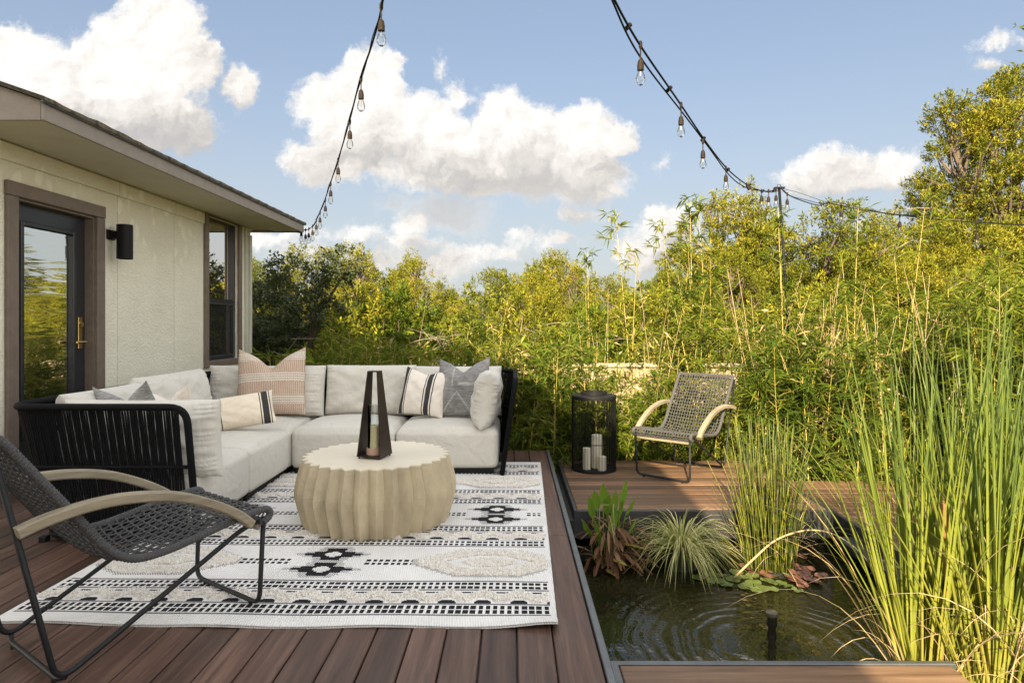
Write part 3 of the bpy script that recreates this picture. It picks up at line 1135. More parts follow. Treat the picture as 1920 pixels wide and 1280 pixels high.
    u = (np.repeat(ii, rep) + r2.random(n_)) / nu * Wd
    v_ = (np.repeat(jj, rep) + r2.random(n_)) / nv * Ln
    keep = r2.random(n_) < 0.85
    u, v_ = u[keep], v_[keep]
    n_ = len(u)
    base = np.stack([-u, v_ + 0.010 * np.exp(-v_ / 0.2) * np.sin(u * 3.1 + 0.5), height(u, v_)], -1)
    lean = r2.normal(0, 0.007, (n_, 2))
    tip = base + np.concatenate([lean, (0.007 + 0.008 * r2.random((n_, 1)))], 1)
    a0 = r2.random(n_) * 2 * PI
    rad = 0.0042
    pts = []
    for k in range(3):
        a = a0 + k * 2 * PI / 3
        pts.append(base + np.stack([np.cos(a) * rad, np.sin(a) * rad, np.zeros(n_) - .001], -1))
    mids = []
    for k in range(3):
        a = a0 + k * 2 * PI / 3
        mids.append(base * 0.35 + tip * 0.65 + np.stack([np.cos(a) * rad * .8, np.sin(a) * rad * .8, np.zeros(n_)], -1))
    VV = np.stack(pts + mids + [tip], 1).reshape(-1, 3)
    o = np.arange(n_)[:, None] * 7
    mb = MB()
    quads = np.concatenate([o + np.array([[a, (a + 1) % 3, 3 + (a + 1) % 3, 3 + a]]) for a in range(3)], 0)
    tris = np.concatenate([o + np.array([[3 + a, 3 + (a + 1) % 3, 6]]) for a in range(3)], 0)
    mb.add(VV, quads)
    mb.f.append(tris.tolist())
    m2, n2, out2 = material('tufted_yarn')
    g = n2.n('ShaderNodeNewGeometry')
    c2 = n2.ramp(g.outputs['Random Per Island'], [(0.0, (0.66, 0.60, 0.53)), (0.5, (0.80, 0.76, 0.69)), (1.0, (0.88, 0.85, 0.80))])
    p2 = n2.n('ShaderNodeBsdfPrincipled', {'Base Color': c2, 'Roughness': 0.95, 'Specular IOR Level': 0.05})
    n2.set(out2, 'Surface', p2.outputs[0])
    mb.build('tufted_pile', m2, rug, smooth=True)


rug_build()


# ================================================================== fabrics
def fabric(name, col, rough=0.9, weave=700.0, wr=0.004, var=0.06, slub=None):
    m, n, out = material(name)
    tcn = n.n('ShaderNodeTexCoord')
    v = tcn.outputs['Object']
    a = n.noise(v, 4.0, 4, 0.6)
    f = n.noise(v, weave * 0.5, 2, 0.6)
    lo = tuple(c * (1 - var) for c in col)
    hi_ = tuple(min(1, c * (1 + var)) for c in col)
    c = n.ramp(n.math('MULTIPLY_ADD', f, 0.5, n.math('MULTIPLY', a, 0.5)), [(0.35, lo), (0.65, hi_)])
    wr1 = n.noise(n.vm('MULTIPLY', v, (1.0, 1.0, 1.0)), 7.0, 3, 0.55, dist=0.8)
    h = n.math('MULTIPLY_ADD', f, 0.0006, n.math('MULTIPLY', wr1, wr))
    b = n.n('ShaderNodeBump', {'Height': h, 'Strength': 1.0, 'Distance': 1.0})
    p = n.n('ShaderNodeBsdfPrincipled', {'Base Color': c, 'Roughness': rough, 'Specular IOR Level': 0.15, 'Sheen Weight': 0.15, 'Normal': b.outputs[0]})
    n.set(out, 'Surface', p.outputs[0])
    return m


M['sofa'] = fabric('cream_outdoor_canvas', (0.56, 0.535, 0.475), wr=0.016)
M['rope'] = pbr('black_cord', (0.0065, 0.0065, 0.0075), 0.8, 0, 0.25, 60, 0.0006, 400, spec=0.12)


def seat_block(mb, x0, x1, y0, y1, z0, z1, r=0.045, crown=0.05, n=26, seed=0):
    """upholstered seat: rounded box with crowned top"""
    rs = np.random.default_rng(seed)
    lin = np.linspace(-1, 1, n)
    hx, hy, hz = (x1 - x0) / 2, (y1 - y0) / 2, (z1 - z0) / 2
    c = np.array([(x0 + x1) / 2, (y0 + y1) / 2, (z0 + z1) / 2])
    h = np.array([hx, hy, hz])
    ph = rs.random(6) * 6
    for ax in range(3):
        for s in (-1, 1):
            a, b = [k for k in range(3) if k != ax]
            A, Bm = np.meshgrid(np.sign(lin) * np.abs(lin) ** 0.75, np.sign(lin) * np.abs(lin) ** 0.75)
            p = np.zeros((n, n, 3))
            p[..., ax] = s * h[ax]
            p[..., a] = A * h[a]
            p[..., b] = Bm * h[b]
            inner = np.clip(p, -(h - r), h - r)
            d = p - inner
            q = inner + nrm(d) * r
            puff = 0.008
            fa = (1 - A ** 2) * (1 - Bm ** 2)
            if ax == 2 and s > 0:
                q[..., 2] += crown * np.clip(fa, 0, 1) ** 0.6
                q[..., 2] += 0.004 * np.sin(q[..., 0] * 9 + ph[0]) * np.sin(q[..., 1] * 8 + ph[1]) * np.clip(fa, 0, 1)
            else:
                q[..., ax] += s * puff * np.clip(fa, 0, 1)
            q = q + c
            idx = np.arange(n - 1)[:, None] * n + np.arange(n - 1)[None, :]
            F = np.stack([idx, idx + 1, idx + n + 1, idx + n], -1).reshape(-1, 4)
            flip = (s > 0) == (ax in (1,))
            if flip:
                F = F[:, ::-1]
            mb.add(q.reshape(-1, 3), F)


def cushion_mesh(mb, w, h, t, corner=0.05, chop=0.0, expo=2.6, pw=0.5, n=76, wrinkle=0.004, seed=0, ears=0.0, sag=0.0):
    """inflated cushion in its own XZ plane (w along X, h along Z, thickness along Y), base at z=0"""
    rs = np.random.default_rng(seed)
    lin = np.sin(np.linspace(-PI / 2, PI / 2, n))
    S, Tt = np.meshgrid(lin, lin)
    prof = np.clip((1 - np.abs(S) ** expo) * (1 - np.abs(Tt) ** expo), 0, 1) ** pw
    x = S * w / 2 * (1 - corner * (1 - Tt ** 2) * np.abs(S) ** 3)
    z = Tt * h / 2 * (1 - corner * (1 - S ** 2) * np.abs(Tt) ** 3)
    if chop:
        k = np.exp(-(np.abs(S) / 0.42) ** 1.7) * np.clip((Tt + 0.15) / 1.15, 0, 1) ** 1.6
        z = z - chop * k
        prof = prof * (1 - 0.35 * np.exp(-(S / 0.16) ** 2) * np.clip((Tt - .1) / 0.9, 0, 1))
    if ears:
        z = z + ears * np.abs(S) ** 5 * np.clip(Tt, 0, 1) ** 3
        x = x - ears * 0.3 * np.sign(S) * np.clip(Tt, 0, 1) ** 4
    if sag:
        prof = prof * (1 + sag * (-Tt) * 0.5)
    ph = rs.random(12) * 6.28
    wv = np.zeros_like(S)
    for k in range(4):
        wv += np.sin((7 + 4 * k) * S + ph[k] + 2.0 * np.sin(3 * Tt + ph[k + 4])) * np.sin((6 + 3 * k) * Tt + ph[k + 8]) / (k + 1)
    edge = 1 - np.clip((1 - np.abs(S)) * 3.0, 0, 1)
    pleat = np.sin(Tt * 38 + 2.5 * np.sin(Tt * 9 + ph[0])) * edge * np.clip(prof * 3, 0, 1)
    edge2 = 1 - np.clip((1 - np.abs(Tt)) * 3.0, 0, 1)
    pleat += np.sin(S * 34 + 2.5 * np.sin(S * 8 + ph[1])) * edge2 * np.clip(prof * 3, 0, 1)
    y = prof * t / 2 + wrinkle * prof * (wv + 1.0 * pleat)
    V1 = np.stack([x, -y, z + h / 2], -1).reshape(-1, 3)
    V2 = np.stack([x, y, z + h / 2], -1).reshape(-1, 3)
    idx = np.arange(n - 1)[:, None] * n + np.arange(n - 1)[None, :]
    F = np.stack([idx, idx + 1, idx + n + 1, idx + n], -1).reshape(-1, 4)
    mb.add(V1, F)
    mb.add(V2, F[:, ::-1])


def weld(o, d=0.0004):
    import bmesh
    bm = bmesh.new()
    bm.from_mesh(o.data)
    bmesh.ops.remove_doubles(bm, verts=bm.verts, dist=d)
    bm.to_mesh(o.data)
    bm.free()
    return o


def place(o, loc, yaw, lean=0.0, roll=0.0):
    """loc = bottom centre; yaw turns it; lean tips its top backward (away from its -Y face); roll turns it in its own plane"""
    o.matrix_local = Matrix.Translation(Vector(loc)) @ Matrix.Rotation(R(yaw), 4, 'Z') @ Matrix.Rotation(R(-lean), 4, 'X') @ Matrix.Rotation(R(roll), 4, 'Y')
    return o


# ================================================================== SECTIONAL SOFA
SX0, SX1, SXF = -2.74, -0.085, -1.865          # wall side, right end, front of the left wing
SYN, SYB, SYF = 3.72, 6.26, 5.37               # near end, back, front of the right wing
sofa = empty('sectional_sofa', (0, 0, 0), 0, 'cream L-shaped sectional sofa with black woven cord back, under the wall lamp', 'sofa')
mid1 = (SYN + SYF) / 2 + 0.02
mods = [(SX0 + .03, SXF, SYN + .05, mid1), (SX0 + .03, SXF, mid1 + .004, SYF - .004), (SX0 + .03, SXF, SYF, SYB - .05),
        (SXF + .005, -0.985, SYF, SYB - .05), (-0.981, SX1 - .03, SYF, SYB - .05)]
for i, q in enumerate(mods):
    mb = MB()
    seat_block(mb, *q, 0.055, 0.375, crown=0.062, seed=i)
    weld(mb.build('seat', M['sofa'], sofa, smooth=True))
    mb = MB()
    box(mb, q[0] + .03, q[1] - .04, q[2] + .03, q[3] - .03, 0.012, 0.060)
    mb.build('plinth', M['black'], sofa)
# back cushions
BCU = [((SX0 + .085, (SYN + .20 + mid1) / 2 + .04, 0.40), 0.86, 0.452, -90), ((SX0 + .10, (mid1 + SYF) / 2 + .11, 0.40), 1.0, 0.49, -90),
       ((-2.325, SYB - .235, 0.40), 1.11, 0.48, 0), ((-1.35, SYB - .17, 0.40), 0.86, 0.48, 0), ((-0.52, SYB - .17, 0.40), 0.84, 0.47, 0)]
for i, (loc, wd, hh, yaw) in enumerate(BCU):
    mb = MB()
    cushion_mesh(mb, wd, hh, 0.26, corner=0.02, expo=5.0, pw=0.5, seed=20 + i, wrinkle=0.0075, sag=0.25)
    o = weld(mb.build('back_cushion', M['sofa'], sofa, smooth=True))
    # faces look into the room: along -Y for the back row, along +X for the wall row
    o.matrix_local = Matrix.Translation(Vector(loc)) @ Matrix.Rotation(R(0 if yaw == 0 else 90), 4, 'Z') @ Matrix.Rotation(R(-9), 4, 'X')
# arm cushions
mb = MB()
cushion_mesh(mb, 0.94, 0.47, 0.235, corner=0.035, expo=4.0, pw=0.48, seed=31, wrinkle=0.011)
o = weld(mb.build('arm_cushion', M['sofa'], sofa, smooth=True))
place(o, (-2.215, SYN + .155, 0.352), 180, 4)
mb = MB()
cushion_mesh(mb, 0.66, 0.48, 0.235, corner=0.02, expo=4.0, pw=0.48, seed=35, wrinkle=0.011)
o = weld(mb.build('arm_cushion', M['sofa'], sofa, smooth=True))
place(o, (-0.265, SYF + .30, 0.385), -90, 10)


# woven cord back: path seen from above, top outline leans out
def rounded_path(top):
    k = 0.0 if not top else 1.0
    off = 0.115 * k
    pts = [(SXF + 0.01, SYN - off, 0), (SX0 - off, SYN - off, 0), (SX0 - off, SYB + off, 0), (SX1 + off, SYB + off, 0), (SX1 + off, SYF - .02, 0)]
    return fillet(pts, 0.16, 8)


def resample(p, n):
    d = np.r_[0, np.cumsum(np.linalg.norm(np.diff(p, axis=0), axis=1))]
    t = np.linspace(0, d[-1], n)
    return np.stack([np.interp(t, d, p[:, k]) for k in range(3)], 1)


ptop, pbot = rounded_path(True), rounded_path(False)
ZTOP = 0.805
NC = 480
tp, bt = resample(ptop, NC), resample(pbot, NC)
mb = MB()
for i in range(2, NC - 2):
    wob = 0.0018 * math.sin(i * 2.1)
    a, b = tp[i] + (0, 0, ZTOP), bt[i] + (0, 0, 0.03)
    mp = a * 0.5 + b * 0.5
    tube(mb, [a, a * .66 + b * .34 + np.array([wob, wob, 0]), mp, a * .3 + b * .7 - np.array([wob, wob, 0]), b], 0.0070 if i % 7 else 0.0058, 5, cap=False)
mb.build('woven_cord_back', M['rope'], sofa, smooth=True)
# rails: top rim, mid rail, foot rail, end posts
mb = MB()
rim = ptop + (0, 0, ZTOP)
s0, s1 = rim[0], rim[-1]
path = np.vstack([[s0 + (0.015, 0.10, -0.80)], [s0 + (0.012, 0.05, -0.42)], [s0 + (0.0, 0, -0.06)], rim[0:1] + (-0.05, 0, 0)])
full = np.vstack([fillet([s0 + (0.03, 0.115, -0.80), s0 + (0.02, 0.0, 0.0), rim[1]], 0.10, 6)[:-1], rim[1:-1], fillet([rim[-2], s1 + (0.0, -0.0, 0.0), s1 + (-0.115, -0.015, -0.80)], 0.07, 6)[1:]])
tube(mb, full, 0.021, 8)
mb.build('rim', M['rope'], sofa, smooth=True)
mb = MB()
for f_, rr in ((0.45, 0.012), (0.98, 0.016)):
    q = resample(ptop, 120) * (1 - f_) + resample(pbot, 120) * f_
    q[:, 2] = ZTOP * (1 - f_) + 0.03 * f_
    tube(mb, q, rr, 6)
mb.build('rail', M['rope'], sofa, smooth=True)
for (x, y) in ((SXF - .08, SYN + .0), (SX0 + .0, SYN + .03), (SX0 + .02, SYB - .05), (SX1 - .05, SYB - .04), (SX1 + 0.0, SYF + .03), (SXF - .05, 4.59)):
    mb = MB()
    box(mb, x - .022, x + .022, y - .022, y + .022, 0.0, 0.035, 0.004)
    mb.build('foot', M['black'], sofa)


# ================================================================== PILLOWS
def pillow_mat_tan():
    m, n, out = material('tan_banded_weave')
    tcn = n.n('ShaderNodeTexCoord')
    v = tcn.outputs['Object']
    s = n.n('ShaderNodeSeparateXYZ', {'Vector': v})
    z = s.outputs[2]
    x = s.outputs[0]
    fx = n.math('FRACT', n.math('MULTIPLY', x, 62.0))
    fz = n.math('FRACT', n.math('MULTIPLY', z, 52.0))
    dash = n.math('MULTIPLY', n.math('LESS_THAN', fx, 0.55), n.math('LESS_THAN', fz, 0.75))
    nz_ = n.noise(v, 60, 4, 0.7)
    tan = n.mix(n.math('MULTIPLY', dash, n.math('MULTIPLY_ADD', nz_, 0.9, 0.25, clamp=True)), (0.57, 0.455, 0.36), (0.30, 0.175, 0.115))
    zig = n.math('ABSOLUTE', n.math('SUBTRACT', n.math('FRACT', n.math('MULTIPLY', x, 40.0)), 0.5))
    zz = n.math('FRACT', n.math('ADD', n.math('MULTIPLY', z, 46.0), n.math('MULTIPLY', zig, 0.7)))
    cream = n.mix(n.math('MULTIPLY', n.math('LESS_THAN', zz, 0.24), 0.8), (0.66, 0.58, 0.49), (0.20, 0.145, 0.12))
    # bands repeat: wide tan, narrow cream
    band = n.math('FRACT', n.math('MULTIPLY_ADD', z, 1 / 0.205, 0.12))
    isc = n.math('GREATER_THAN', band, 0.60)
    c = n.mix(isc, tan, cream)
    h = n.math('MULTIPLY', n.math('ADD', n.math('SINE', n.math('MULTIPLY', x, 390.0)), n.math('SINE', n.math('MULTIPLY', z, 330.0))), 0.0010)
    h = n.math('MULTIPLY_ADD', nz_, 0.003, h)
    b = n.n('ShaderNodeBump', {'Height': h, 'Strength': 1.0, 'Distance': 1.0})
    p = n.n('ShaderNodeBsdfPrincipled', {'Base Color': c, 'Roughness': 0.95, 'Specular IOR Level': 0.08, 'Normal': b.outputs[0]})
    n.set(out, 'Surface', p.outputs[0])
    return m


def pillow_mat_stripes(name, groups, cream=(0.70, 0.62, 0.51)):
    """cream cotton with black woven stripes; groups = stripe (centre, half width) along X"""
    m, n, out = material(name)
    tcn = n.n('ShaderNodeTexCoord')
    v = tcn.outputs['Object']
    s = n.n('ShaderNodeSeparateXYZ', {'Vector': v})
    x = n.math('MULTIPLY_ADD', n.noise(v, 9.0, 3, 0.5), 0.008, s.outputs[0])
    acc = None
    for (c0, hw) in groups:
        k = n.math('LESS_THAN', n.math('ABSOLUTE', n.math('SUBTRACT', x, c0 + 0.004)), hw)
        acc = k if acc is None else n.math('MAXIMUM', acc, k)
    f = n.noise(v, 240, 2, 0.6)
    base = n.ramp(n.math('MULTIPLY_ADD', f, 0.4, n.math('MULTIPLY', n.noise(v, 6, 4, 0.6), 0.6)), [(0.35, tuple(q * 0.9 for q in cream)), (0.65, tuple(min(1, q * 1.06) for q in cream))])
    c = n.mix(n.math('MULTIPLY', acc, 0.96), base, (0.020, 0.021, 0.026))
    h = n.math('MULTIPLY_ADD', f, 0.0008, n.math('MULTIPLY', n.noise(v, 9, 3, 0.55, dist=1.0), 0.009))
    b = n.n('ShaderNodeBump', {'Height': h, 'Strength': 1.0, 'Distance': 1.0})
    p = n.n('ShaderNodeBsdfPrincipled', {'Base Color': c, 'Roughness': 0.92, 'Specular IOR Level': 0.1, 'Normal': b.outputs[0]})
    n.set(out, 'Surface', p.outputs[0])
    return m


def pillow_mat_grey(name):
    m, n, out = material(name)
    tcn = n.n('ShaderNodeTexCoord')
    v = tcn.outputs['Object']
    s = n.n('ShaderNodeSeparateXYZ', {'Vector': v})
    st = n.noise(n.vm('MULTIPLY', v, (16, 16, 120)), 1.0, 4, 0.65)
    bl = n.noise(v, 5.0, 4, 0.6)
    base = n.ramp(n.math('MULTIPLY_ADD', bl, 0.5, n.math('MULTIPLY', st, 0.5)), [(0.36, (0.125, 0.122, 0.118)), (0.5, (0.225, 0.220, 0.212)), (0.64, (0.36, 0.35, 0.335))])
    # faded pale strokes of a worn kilim pattern
    x, z = s.outputs[0], s.outputs[2]
    xr = n.math('ABSOLUTE', n.math('ADD', x, 0.03))
    wv = n.math('MULTIPLY', n.math('SUBTRACT', n.noise(v, 14, 3, 0.6), 0.5), 0.02)
    l1 = n.math('ABSOLUTE', n.math('SUBTRACT', n.math('ADD', n.math('MULTIPLY', xr, 1.35), n.math('SUBTRACT', z, 0.22)), wv))
    k1 = n.smooth(l1, 0.013, 0.006)
    l2 = n.math('ABSOLUTE', n.math('SUBTRACT', n.math('ADD', x, 0.075), wv))
    k2 = n.math('MULTIPLY', n.smooth(l2, 0.010, 0.005), n.math('GREATER_THAN', z, 0.27))
    l3 = n.math('ABSOLUTE', n.math('SUBTRACT', z, n.math('ADD', 0.285, wv)))
    k3 = n.math('MULTIPLY', n.smooth(l3, 0.020, 0.010), n.math('GREATER_THAN', x, -0.02))
    k = n.math('MAXIMUM', n.math('MAXIMUM', k1, k2), k3)
    c = n.mix(n.math('MULTIPLY', k, n.math('MULTIPLY_ADD', st, 1.3, -0.25, clamp=True)), base, (0.56, 0.53, 0.49))
    h = n.math('MULTIPLY_ADD', st, 0.0014, n.math('MULTIPLY', n.noise(v, 8, 3, 0.55, dist=0.8), 0.010))
    b = n.n('ShaderNodeBump', {'Height': h, 'Strength': 1.0, 'Distance': 1.0})
    p = n.n('ShaderNodeBsdfPrincipled', {'Base Color': c, 'Roughness': 0.9, 'Specular IOR Level': 0.12, 'Normal': b.outputs[0]})
    n.set(out, 'Surface', p.outputs[0])
    return m


def pillow(label, mat, w_, h_, t_, loc, yaw, lean, roll=0.0, **kw):
    mb = MB()
    cushion_mesh(mb, w_, h_, t_, **kw)
    o = weld(mb.build('throw_pillow', mat, smooth=True))
    place(o, loc, yaw, lean, roll)
    tag(o, label, 'pillow', 'throw pillows on the sofa')
    return o


M['pgrey'] = pillow_mat_grey('grey_faded_kilim')
pillow('large square tan and cream banded pillow with chopped top in the sofa corner', pillow_mat_tan(), 0.62, 0.60, 0.19, (-2.19, 5.80, 0.435), 6, 15, -2,
       corner=0.05, chop=0.15, ears=0.035, expo=2.4, pw=0.55, seed=2, wrinkle=0.004)
pillow('long cream lumbar pillow with black end stripes, in front of the tan pillow', pillow_mat_stripes('cream_lumbar_cotton', [(-0.175, 0.022), (-0.212, 0.0035), (-0.142, 0.004), (0.190, 0.024), (0.152, 0.004), (0.226, 0.0035)], (0.74, 0.65, 0.52)), 0.52, 0.275, 0.19, (-2.13, 5.06, 0.448), 20, 24, -8,
       corner=0.06, expo=2.3, pw=0.5, seed=5, wrinkle=0.004)
pillow('small cream square pillow with one black stripe band, leaning beside the patterned grey pillow', pillow_mat_stripes('cream_striped_cotton', [(0.060, 0.022), (0.022, 0.0045), (0.098, 0.0045), (-0.185, 0.018), (-0.155, 0.004)], (0.72, 0.66, 0.58)), 0.43, 0.43, 0.17, (-0.83, 5.74, 0.445), -10, 20, 5,
       corner=0.07, chop=0.035, ears=0.02, expo=2.2, pw=0.55, seed=8, wrinkle=0.006)
pillow('grey faded pattern square pillow with two ears, against the arm cushion of the short wing', M['pgrey'], 0.50, 0.52, 0.17, (-0.45, 5.70, 0.44), -16, 17, -3,
       corner=0.06, chop=0.10, ears=0.03, expo=2.3, pw=0.55, seed=11, wrinkle=0.006)
pillow('grey pillow mostly hidden behind the near sofa arm', M['pgrey'], 0.50, 0.46, 0.17, (-2.33, 4.06, 0.44), 160, 16, 7,
       corner=0.06, chop=0.10, ears=0.03, expo=2.3, pw=0.55, seed=13, wrinkle=0.006)
pillow('cream pillow with two peaks, beside the hidden grey pillow at the near sofa arm', pillow_mat_stripes('cream_plain_cotton', [(0.16, 0.015)], (0.70, 0.62, 0.54)), 0.42, 0.42, 0.16, (-2.20, 4.24, 0.445), 165, 14, 5,
       corner=0.07, chop=0.08, ears=0.02, expo=2.2, pw=0.55, seed=15, wrinkle=0.006)


# ================================================================== COFFEE TABLE
TX, TY, TH = -0.878, 4.165, 0.42
tbl = empty('coffee_table', (TX, TY, 0.012), 0, 'round beige pleated drum coffee table on the rug', 'table')
NP = 32


def pleat_ring(rad, depth, z, ph=0.0, soft=0.12):
    pts = []
    for i in range(NP):
        for (fr, sgn) in ((0.0, 1), (0.5, -1)):
            a = 2 * PI * (i + fr) / NP + ph
            r = rad + sgn * depth / 2
            pts.append((r * math.cos(a), r * math.sin(a), z))
    return pts


prof = [(0.436, 0.036, 0.0), (0.443, 0.042, 0.006), (0.474, 0.046, 0.12), (0.488, 0.048, 0.185), (0.490, 0.048, 0.225), (0.480, 0.047, 0.285), (0.446, 0.044, 0.404)]
mb = MB()
v, f = [], []
K = NP * 2
for (r, d, z) in prof:
    v += pleat_ring(r, d, z)
for i in range(len(prof) - 1):
    for j in range(K):
        k = (j + 1) % K
        f.append((i * K + j, i * K + k, i * K + K + k, i * K + K + j))
mb.add(v, f)
M['table'] = pbr('beige_cast_stone', (0.425, 0.355, 0.235), 0.62, 0, 0.22, 7, 0.0016, 60, bump2=0.003, b2scale=14, stretch=(1, 1, 0.5))
M['tabletop'] = pbr('pale_cast_stone_top', (0.62, 0.555, 0.43), 0.5, 0, 0.06, 4, 0.0006, 80, bump2=0.0012, b2scale=7)
mb.build('drum_base', M['table'], tbl)
mb = MB()
a = pleat_ring(0.446, 0.041, 0.4042)
b = pleat_ring(0.450, 0.042, 0.412)
c = pleat_ring(0.447, 0.041, 0.4185)
v = a + b + c
f = []
for i in range(2):
    for j in range(K):
        k = (j + 1) % K
        f.append((i * K + j, i * K + k, i * K + K + k, i * K + K + j))
v.append((0, 0, 0.4190))
for j in range(K):
    f.append((2 * K + j, 2 * K + (j + 1) % K, 3 * K))
mb.add(v, f)
mb.build('tabletop', M['tabletop'], tbl)

# ---- tapered lantern with candle
LX, LY = -0.870, 4.055
TZ = 0.012 + 0.4195
lan = empty('tapered_lantern', (LX, LY, TZ), R(-15), 'dark bronze tapered candle lantern on the coffee table', 'lantern')
M['bronze'] = pbr('dark_bronze_metal', (0.030, 0.019, 0.015), 0.5, 0.3, 0.35, 18, 0.0006, 120)
hb, ht, hz_ = 0.082, 0.034, 0.545
for s in (-1, 1):
    mb = MB()
    xi, xo = 0.0, 0.005
    # plate faces +-X, leaning in toward the top
    v = [(s * hb, -hb, 0.012), (s * hb, hb, 0.012), (s * ht, ht, hz_), (s * ht, -ht, hz_),
         (s * (hb - .005), -hb, 0.012), (s * (hb - .005), hb, 0.012), (s * (ht - .005), ht, hz_), (s * (ht - .005), -ht, hz_)]
    f = [(0, 1, 2, 3), (7, 6, 5, 4), (0, 4, 5, 1), (1, 5, 6, 2), (2, 6, 7, 3), (3, 7, 4, 0)]
    mb.add(v, f)
    mb.build('side_plate', M['bronze'], lan)
mb = MB()
box(mb, -hb + .0055, hb - .0055, -hb, hb, 0.0121, 0.0165)
mb.build('base_plate', M['bronze'], lan)
mb = MB()
box(mb, -ht + .0052, ht - .0052, -ht, ht, hz_ - .007, hz_ - 0.0005)
mb.build('top_plate', M['bronze'], lan)
for sx in (-1, 1):
    for sy in (-1, 1):
        mb = MB()
        lathe(mb, [(0, 0), (0.005, 0.0), (0.006, 0.006), (0.004, 0.0125)], 10, (sx * (hb - .012), sy * (hb - .012), 0))
        mb.build('foot', M['bronze'], lan)


def clear_glass(name, rough=0.0, k=1.0):
    m, n, out = material(name)
    g = n.n('ShaderNodeBsdfGlossy', {'Color': (1, 1, 1), 'Roughness': 0.01})
    t = n.n('ShaderNodeBsdfTransparent', {'Color': (0.93, 0.95, 0.95)})
    fr = n.n('ShaderNodeFresnel', {'IOR': 1.45})
    mx = n.n('ShaderNodeMixShader', {0: n.math('MULTIPLY', fr.outputs[0], k), 1: t.outputs[0], 2: g.outputs[0]})
    n.set(out, 'Surface', mx.outputs[0])
    return m


M['glass'] = clear_glass('clear_glass')
mb = MB()
lathe(mb, [(0.043, 0.050), (0.043, 0.325), (0.0425, 0.327), (0.041, 0.325), (0.041, 0.050)], 36)
mb.build('glass_chimney', M['glass'], lan, smooth=True)
mb = MB()
lathe(mb, [(0.0, 0.0168), (0.050, 0.0168), (0.052, 0.020), (0.052, 0.058), (0.050, 0.061), (0.046, 0.061), (0.046, 0.035), (0.0, 0.035)], 36)
mb.build('candle_cup', pbr('terracotta_pink_cup', (0.40, 0.245, 0.18), 0.6, 0, 0.12, 20), lan, smooth=False)


def wax_mat(name, col):
    m, n, out = material(name)
    p = n.n('ShaderNodeBsdfPrincipled', {'Base Color': col, 'Roughness': 0.45, 'Subsurface Weight': 0.25, 'Subsurface Radius': (0.02, 0.014, 0.007), 'Subsurface Scale': 0.5})
    tcn = n.n('ShaderNodeTexCoord')
    b = n.n('ShaderNodeBump', {'Height': n.math('MULTIPLY', n.noise(tcn.outputs['Object'], 30, 3), 0.002), 'Strength': 1.0, 'Distance': 1.0})
    n.set(p, 'Normal', b.outputs[0])
    n.set(out, 'Surface', p.outputs[0])
    return m


def candle(name, r, h, loc, mat, label, grooves=0, group=None):
    root = empty(name, loc, 0, label, 'candle', group)
    mb = MB()
    n = 48
    a = np.arange(n) / n * 2 * PI
    rr = r * (1 - (0.035 * (0.5 + 0.5 * np.cos(a * grooves)) if grooves else 0 * a))
    lay = [(0.0, 0.0), (0.97, 0.0), (1.0, 0.003), (1.0, h - 0.004), (0.96, h), (0.80, h - 0.004 + (0.006 if grooves else -0.004)), (0.3, h - 0.006 + (0.012 if grooves else -.004)), (0.0, h - 0.004 + (0.012 if grooves else -.004))]
    v, f = [], []
    for (k, z) in lay:
        v += [(rr[i] * k * math.cos(a[i]), rr[i] * k * math.sin(a[i]), z) for i in range(n)]
    for i in range(len(lay) - 1):
        for j in range(n):
            k = (j + 1) % n
            f.append((i * n + j, i * n + k, i * n + n + k, i * n + n + j))
    mb.add(v, f)
    mb.build('wax', mat, root, smooth=False)
    mb = MB()
    zt = h + (0.006 if grooves else -0.006)
    tube(mb, [(0, 0, zt - .003), (0.001, 0, zt + .006), (0.004, 0.001, zt + .012)], 0.0012, 5)
    mb.build('wick', M['black'], root)
    return root


wax1 = wax_mat('cream_wax', (0.84, 0.74, 0.47))
wax2 = wax_mat('ivory_wax', (0.74, 0.70, 0.55))
candle('candle', 0.0375, 0.165, (LX, LY, TZ + 0.0352), wax1, 'cream pillar candle in the glass of the tapered lantern')

# ---- black wire lantern on the lower deck
CX, CY = 0.80, 6.26
cl = empty('wire_lantern', (CX, CY, LZ), 0, 'large black cylindrical wire lantern on the lower deck', 'lantern')
rad, hh = 0.213, 0.715
mb = MB()
nw = 92
for i in range(nw):
    a = i / nw * 2 * PI + 0.004 * math.sin(i * 3)
    tube(mb, [(rad * math.cos(a), rad * math.sin(a), 0.012), (rad * math.cos(a), rad * math.sin(a), hh)], 0.0021, 4, cap=False)
mb.build('wire_mesh', M['black'], cl)
mb = MB()
lathe(mb, [(0, 0.0), (rad + .006, 0.0), (rad + .006, 0.020), (rad - 0.004, 0.020), (rad - .006, 0.012), (0, 0.012)], 48)
mb.build('base_plate', M['black'], cl)
mb = MB()
lathe(mb, [(rad + .005, hh - 0.022), (rad + .007, hh - .02), (rad + .007, hh + 0.004), (rad + .002, hh + 0.012), (0.128, hh + 0.016), (0.128, hh + 0.042), (0.118, hh + 0.046), (0.114, hh + 0.042), (0.114, hh + 0.006), (rad - .006, hh + .002), (rad - .004, hh - .022), (rad + .005, hh - .022)], 48)
mb.build('top_ring', M['black'], cl)
mb = MB()
for z in (0.265, 0.275):
    a = np.linspace(0, 2 * PI, 49)
    tube(mb, np.stack([(rad - .004) * np.cos(a), (rad - .004) * np.sin(a), z + 0 * a], 1), 0.0022, 4, cap=False)
mb.build('hoop', M['black'], cl)
grp_c = 'ribbed candles in the wire lantern'
candle('candle', 0.040, 0.205, (CX - .075, CY - .055, LZ + .013), wax2, 'medium ribbed ivory candle, between the wires and the tallest one', 18, grp_c)
